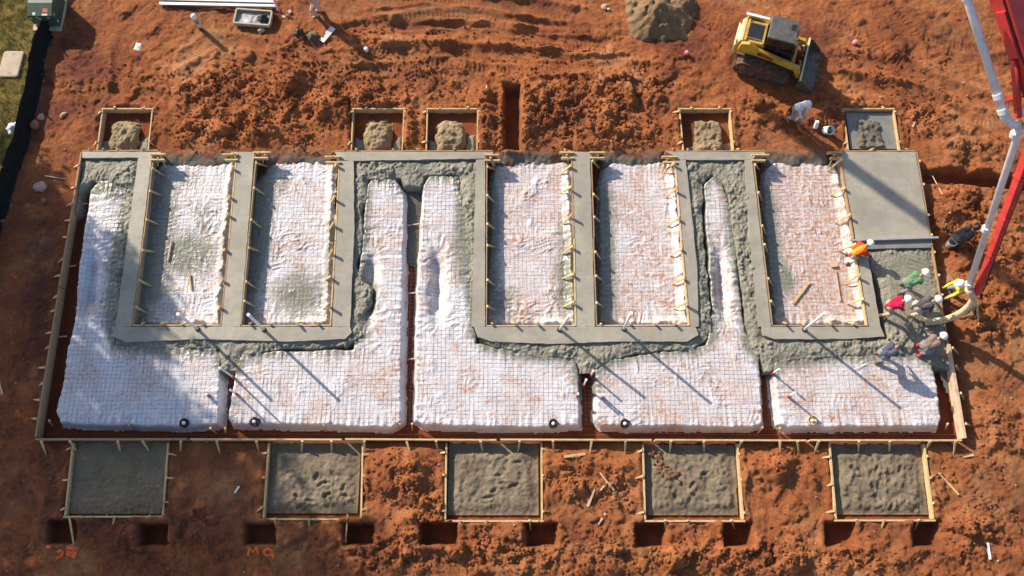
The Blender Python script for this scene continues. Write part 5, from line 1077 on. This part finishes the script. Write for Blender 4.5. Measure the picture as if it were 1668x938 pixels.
# mixing tray with sludge, black bag on it
mp = gat(414, 32, .02); mt = tag(empty('mixing_tray', mp), 'rectangular grey mixing tray with white residue near the screed bars', 'tray')
M['tray'] = simple('tray_tan', (.42, .36, .27), .7, 0, .2, 6, .3)
for nm, c_, d_ in (('floor', (0, 0, .03), (1.36, .60, .04)), ('long_side', (0, .33, .10), (1.44, .06, .18)), ('long_side', (0, -.33, .10), (1.44, .06, .18)), ('short_side', (.72, 0, .10), (.06, .60, .18)), ('short_side', (-.72, 0, .10), (.06, .60, .18))): part_of(MB().box(mp+Matrix.Rotation(R(-5), 3, 'Z') @ Vector(c_), d_, rz=R(-5)).build(nm, M['tray']), mt)
xs = np.linspace(-.62, .62, 26); ys = np.linspace(-.26, .26, 12); X, Y = np.meshgrid(xs, ys); o = link('residue', grid_mesh('residue', X, Y, .06+.08*np.abs(fbm(X, Y, .3, 3, 4))), m_concrete('pale_residue', (.10, .10, .12), (.62, .62, .66), .5, 9, .5, .02)); o.location = mp; o.rotation_euler.z = R(-5); part_of(o, mt)
rag('black_bag', 'crumpled black bag on the right end of the mixing tray', 431, 34, .22, M['black'], 'bag', 7, .16, .22)
rag('black_bag', 'crumpled black bag left of the grey plank', 488, 56, .22, M['black'], 'bag', 9, .06, .22); rag('dark_rags', 'olive-dark rags between the black bag and the grey plank', 510, 60, .26, simple('olive_rag', (.10, .09, .05), .9), 'rags', 11, .04, .16)
rag('work_gloves', 'tan work gloves below the mixing tray', 426, 50, .15, M['tray'], 'gloves', 13, .04, .08)
rp_ = gat(456, 20); rb = tag(empty('ribbon_stake', rp_), 'stake with pink ribbon at the right end of the screed bars', 'stake'); part_of(MB().bar(rp_, rp_+Vector((-.10, .25, .5)), .04, .04).build('stake', M['wood']), rb); part_of(MB().bar(rp_+Vector((-.16, .36, .46)), rp_+Vector((-.02, -.10, .24)), .14, .02, .05, .02).build('ribbon', M['pink']), rb)
def cup(label, px, py, r_, mat): p = gat(px, py, -.01); return tag(MB().lathe([(r_*.75, 0), (r_, r_*1.5), (r_*.85, r_*1.9), (r_*.3, r_*2.1)], p, 12).build('cup', mat, smooth=True), label, 'cup')
cup('white cup lying on the open dirt in the upper middle', 597, 83, .10, M['white']); cup('pink cup on the dirt left of the loader', 1118, 88, .09, M['pink']); cup('bright pink paint can right of the loader bucket', 1391, 72, .11, M['pink']); cup('small white cup beside the pale stone left of the sand pile', 991, 16, .05, M['white'])
# spray-paint marks on the dirt
M['spray'] = simple('orange_spray_paint', (.95, .16, .03), .8, 0, .3, 30)
def spray(label, strokes, w=.085):
    s0 = gat(*strokes[0][0]); root = tag(empty('spray_paint_mark', s0), label, 'paint mark', 'orange spray-paint marks')
    for st in strokes:
        V = []; F = []
        pts = []
        for (a, b) in zip(st[:-1], st[1:]):
            n_ = max(2, int(math.hypot(b[0]-a[0], b[1]-a[1])/1.2))
            pts += [lerp(a, b, k/n_) for k in range(n_)]
        pts.append(st[-1]); base = len(V)
        for i, q in enumerate(pts):
            p = gat(q[0], q[1], .012); r_, s2_ = pts[min(i+1, len(pts)-1)], pts[max(i-1, 0)]; d = Vector((r_[0]-s2_[0], -(r_[1]-s2_[1]), 0)); d = d.normalized() if d.length else Vector((1, 0, 0)); n2 = Vector((-d.y, d.x, 0))*w*random.uniform(.35, .65)
            for sg in (-1, 1): c_ = p+n2*sg; V.append((c_.x, c_.y, max(p.z, ground_z(c_.x, c_.y)+.012)))
        F += [(base+2*i, base+2*i+1, base+2*i+3, base+2*i+2) for i in range(len(pts)-1)]
        part_of(MB().add(V, F).build('stroke', M['spray']), root)
    return root
spray('orange sprayed numerals below the leftmost pit', [[(93,899),(98,897),(103,899),(102,902),(97,907),(92,909)], [(98,907),(103,908)], [(114,898),(110,899),(109,902),(113,903),(115,899),(114,897)], [(115,899),(114,906)], [(121,897),(118,899),(123,904),(121,908),(118,906),(124,899),(121,897)], [(109,892.5),(128,893.5)], [(76,890),(83,891)]])
spray('orange sprayed letters below the second pit from the left', [[(404,906),(406,892),(412,899),(418,891),(421,903)], [(434,894),(430,898),(431,903),(436,905),(442,903),(443,897),(438,894),(434,894)], [(443,897),(445,910)]], .065)

# ================================================================== TREES beyond the left edge that shade the site
M['bark'] = simple('bark', (.10, .07, .05), .9, 0, .3, 6); M['leaf'] = simple('evergreen_leaf', (.05, .075, .025), .7, 0, .4, 3)
def tree(label, x, y, h, cr, nleaf, seed, z0=.45):
    r_ = np.random.default_rng(seed); t = tag(empty('tree', (x, y, 0)), label, 'tree', 'trees beyond the left edge')
    m = MB(); m.tube([(0, 0, -.2), (.1, .05, h*.35), (.05, -.1, h*.7), (0, 0, h*.95)], [h*.022, h*.017, h*.010, h*.003], 8)
    for k in range(12):
        a = r_.uniform(0, 6.28); zz = h*r_.uniform(.3, .85); L = cr*(1-.6*zz/h)*r_.uniform(.6, 1); m.tube([(.05, 0, zz), (math.cos(a)*L*.6, math.sin(a)*L*.6, zz+L*.25), (math.cos(a)*L, math.sin(a)*L, zz+L*.35)], [.09, .05, .02], 5)
    m.build('trunk', M['bark'], t)
    nc = 70; u = r_.normal(size=(nc, 3)); u /= np.linalg.norm(u, axis=1)[:, None]; rad = r_.uniform(.35, 1, nc)**.6
    cz = h*(z0+(1-z0)/2); cc = u*rad[:, None]*np.array([cr, cr, h*(1-z0)/2])+np.array([0, 0, cz]); c0 = cc[r_.integers(0, nc, nleaf)]
    p = c0+r_.normal(0, cr*.13, (nleaf, 3)); s = r_.uniform(.10, .22, nleaf)[:, None]
    a = r_.normal(size=(nleaf, 3)); a /= np.linalg.norm(a, axis=1)[:, None]; b = np.cross(a, r_.normal(size=(nleaf, 3))); b /= np.linalg.norm(b, axis=1)[:, None]
    V = np.stack([p-a*s, p+b*s*.6, p+a*s, p-b*s*.6], 1).reshape(-1, 3); o = link('crown', np_mesh('crown', V, np.arange(nleaf*4).reshape(-1, 4), False), M['leaf'], t)
    return t
sun_up = Vector((-math.cos(SUN_AZ)/math.tan(SUN_EL), -math.sin(SUN_AZ)/math.tan(SUN_EL), 1))
for i, (px, py, h, cr, zf, s) in enumerate([(40,600,17,3.0,.62,'tall tree left of the site nearest the camera'), (190,760,19,3.4,.62,'tallest tree left of the site'), (330,900,21,3.4,.60,'broad tall tree left of the site'), (60,850,18,3.4,.6,'second tall tree left of the site'), (-30,760,19,3.2,.62,'dense tree left of the site'), (110,930,21,3.4,.62,'dense tall tree left of the site'), (30,440,14,2.5,.62,'slim tree left of the site'), (430,900,22,3.0,.62,'tallest slim tree left of the site'), (20,330,13,1.9,.62,'lowest tree left of the lawn')]):
    c_ = at(px, py, 0)+sun_up*h*zf; tree(s, c_.x, c_.y, h, cr, 2300 if i in (1, 2) else 3800, 60+i)
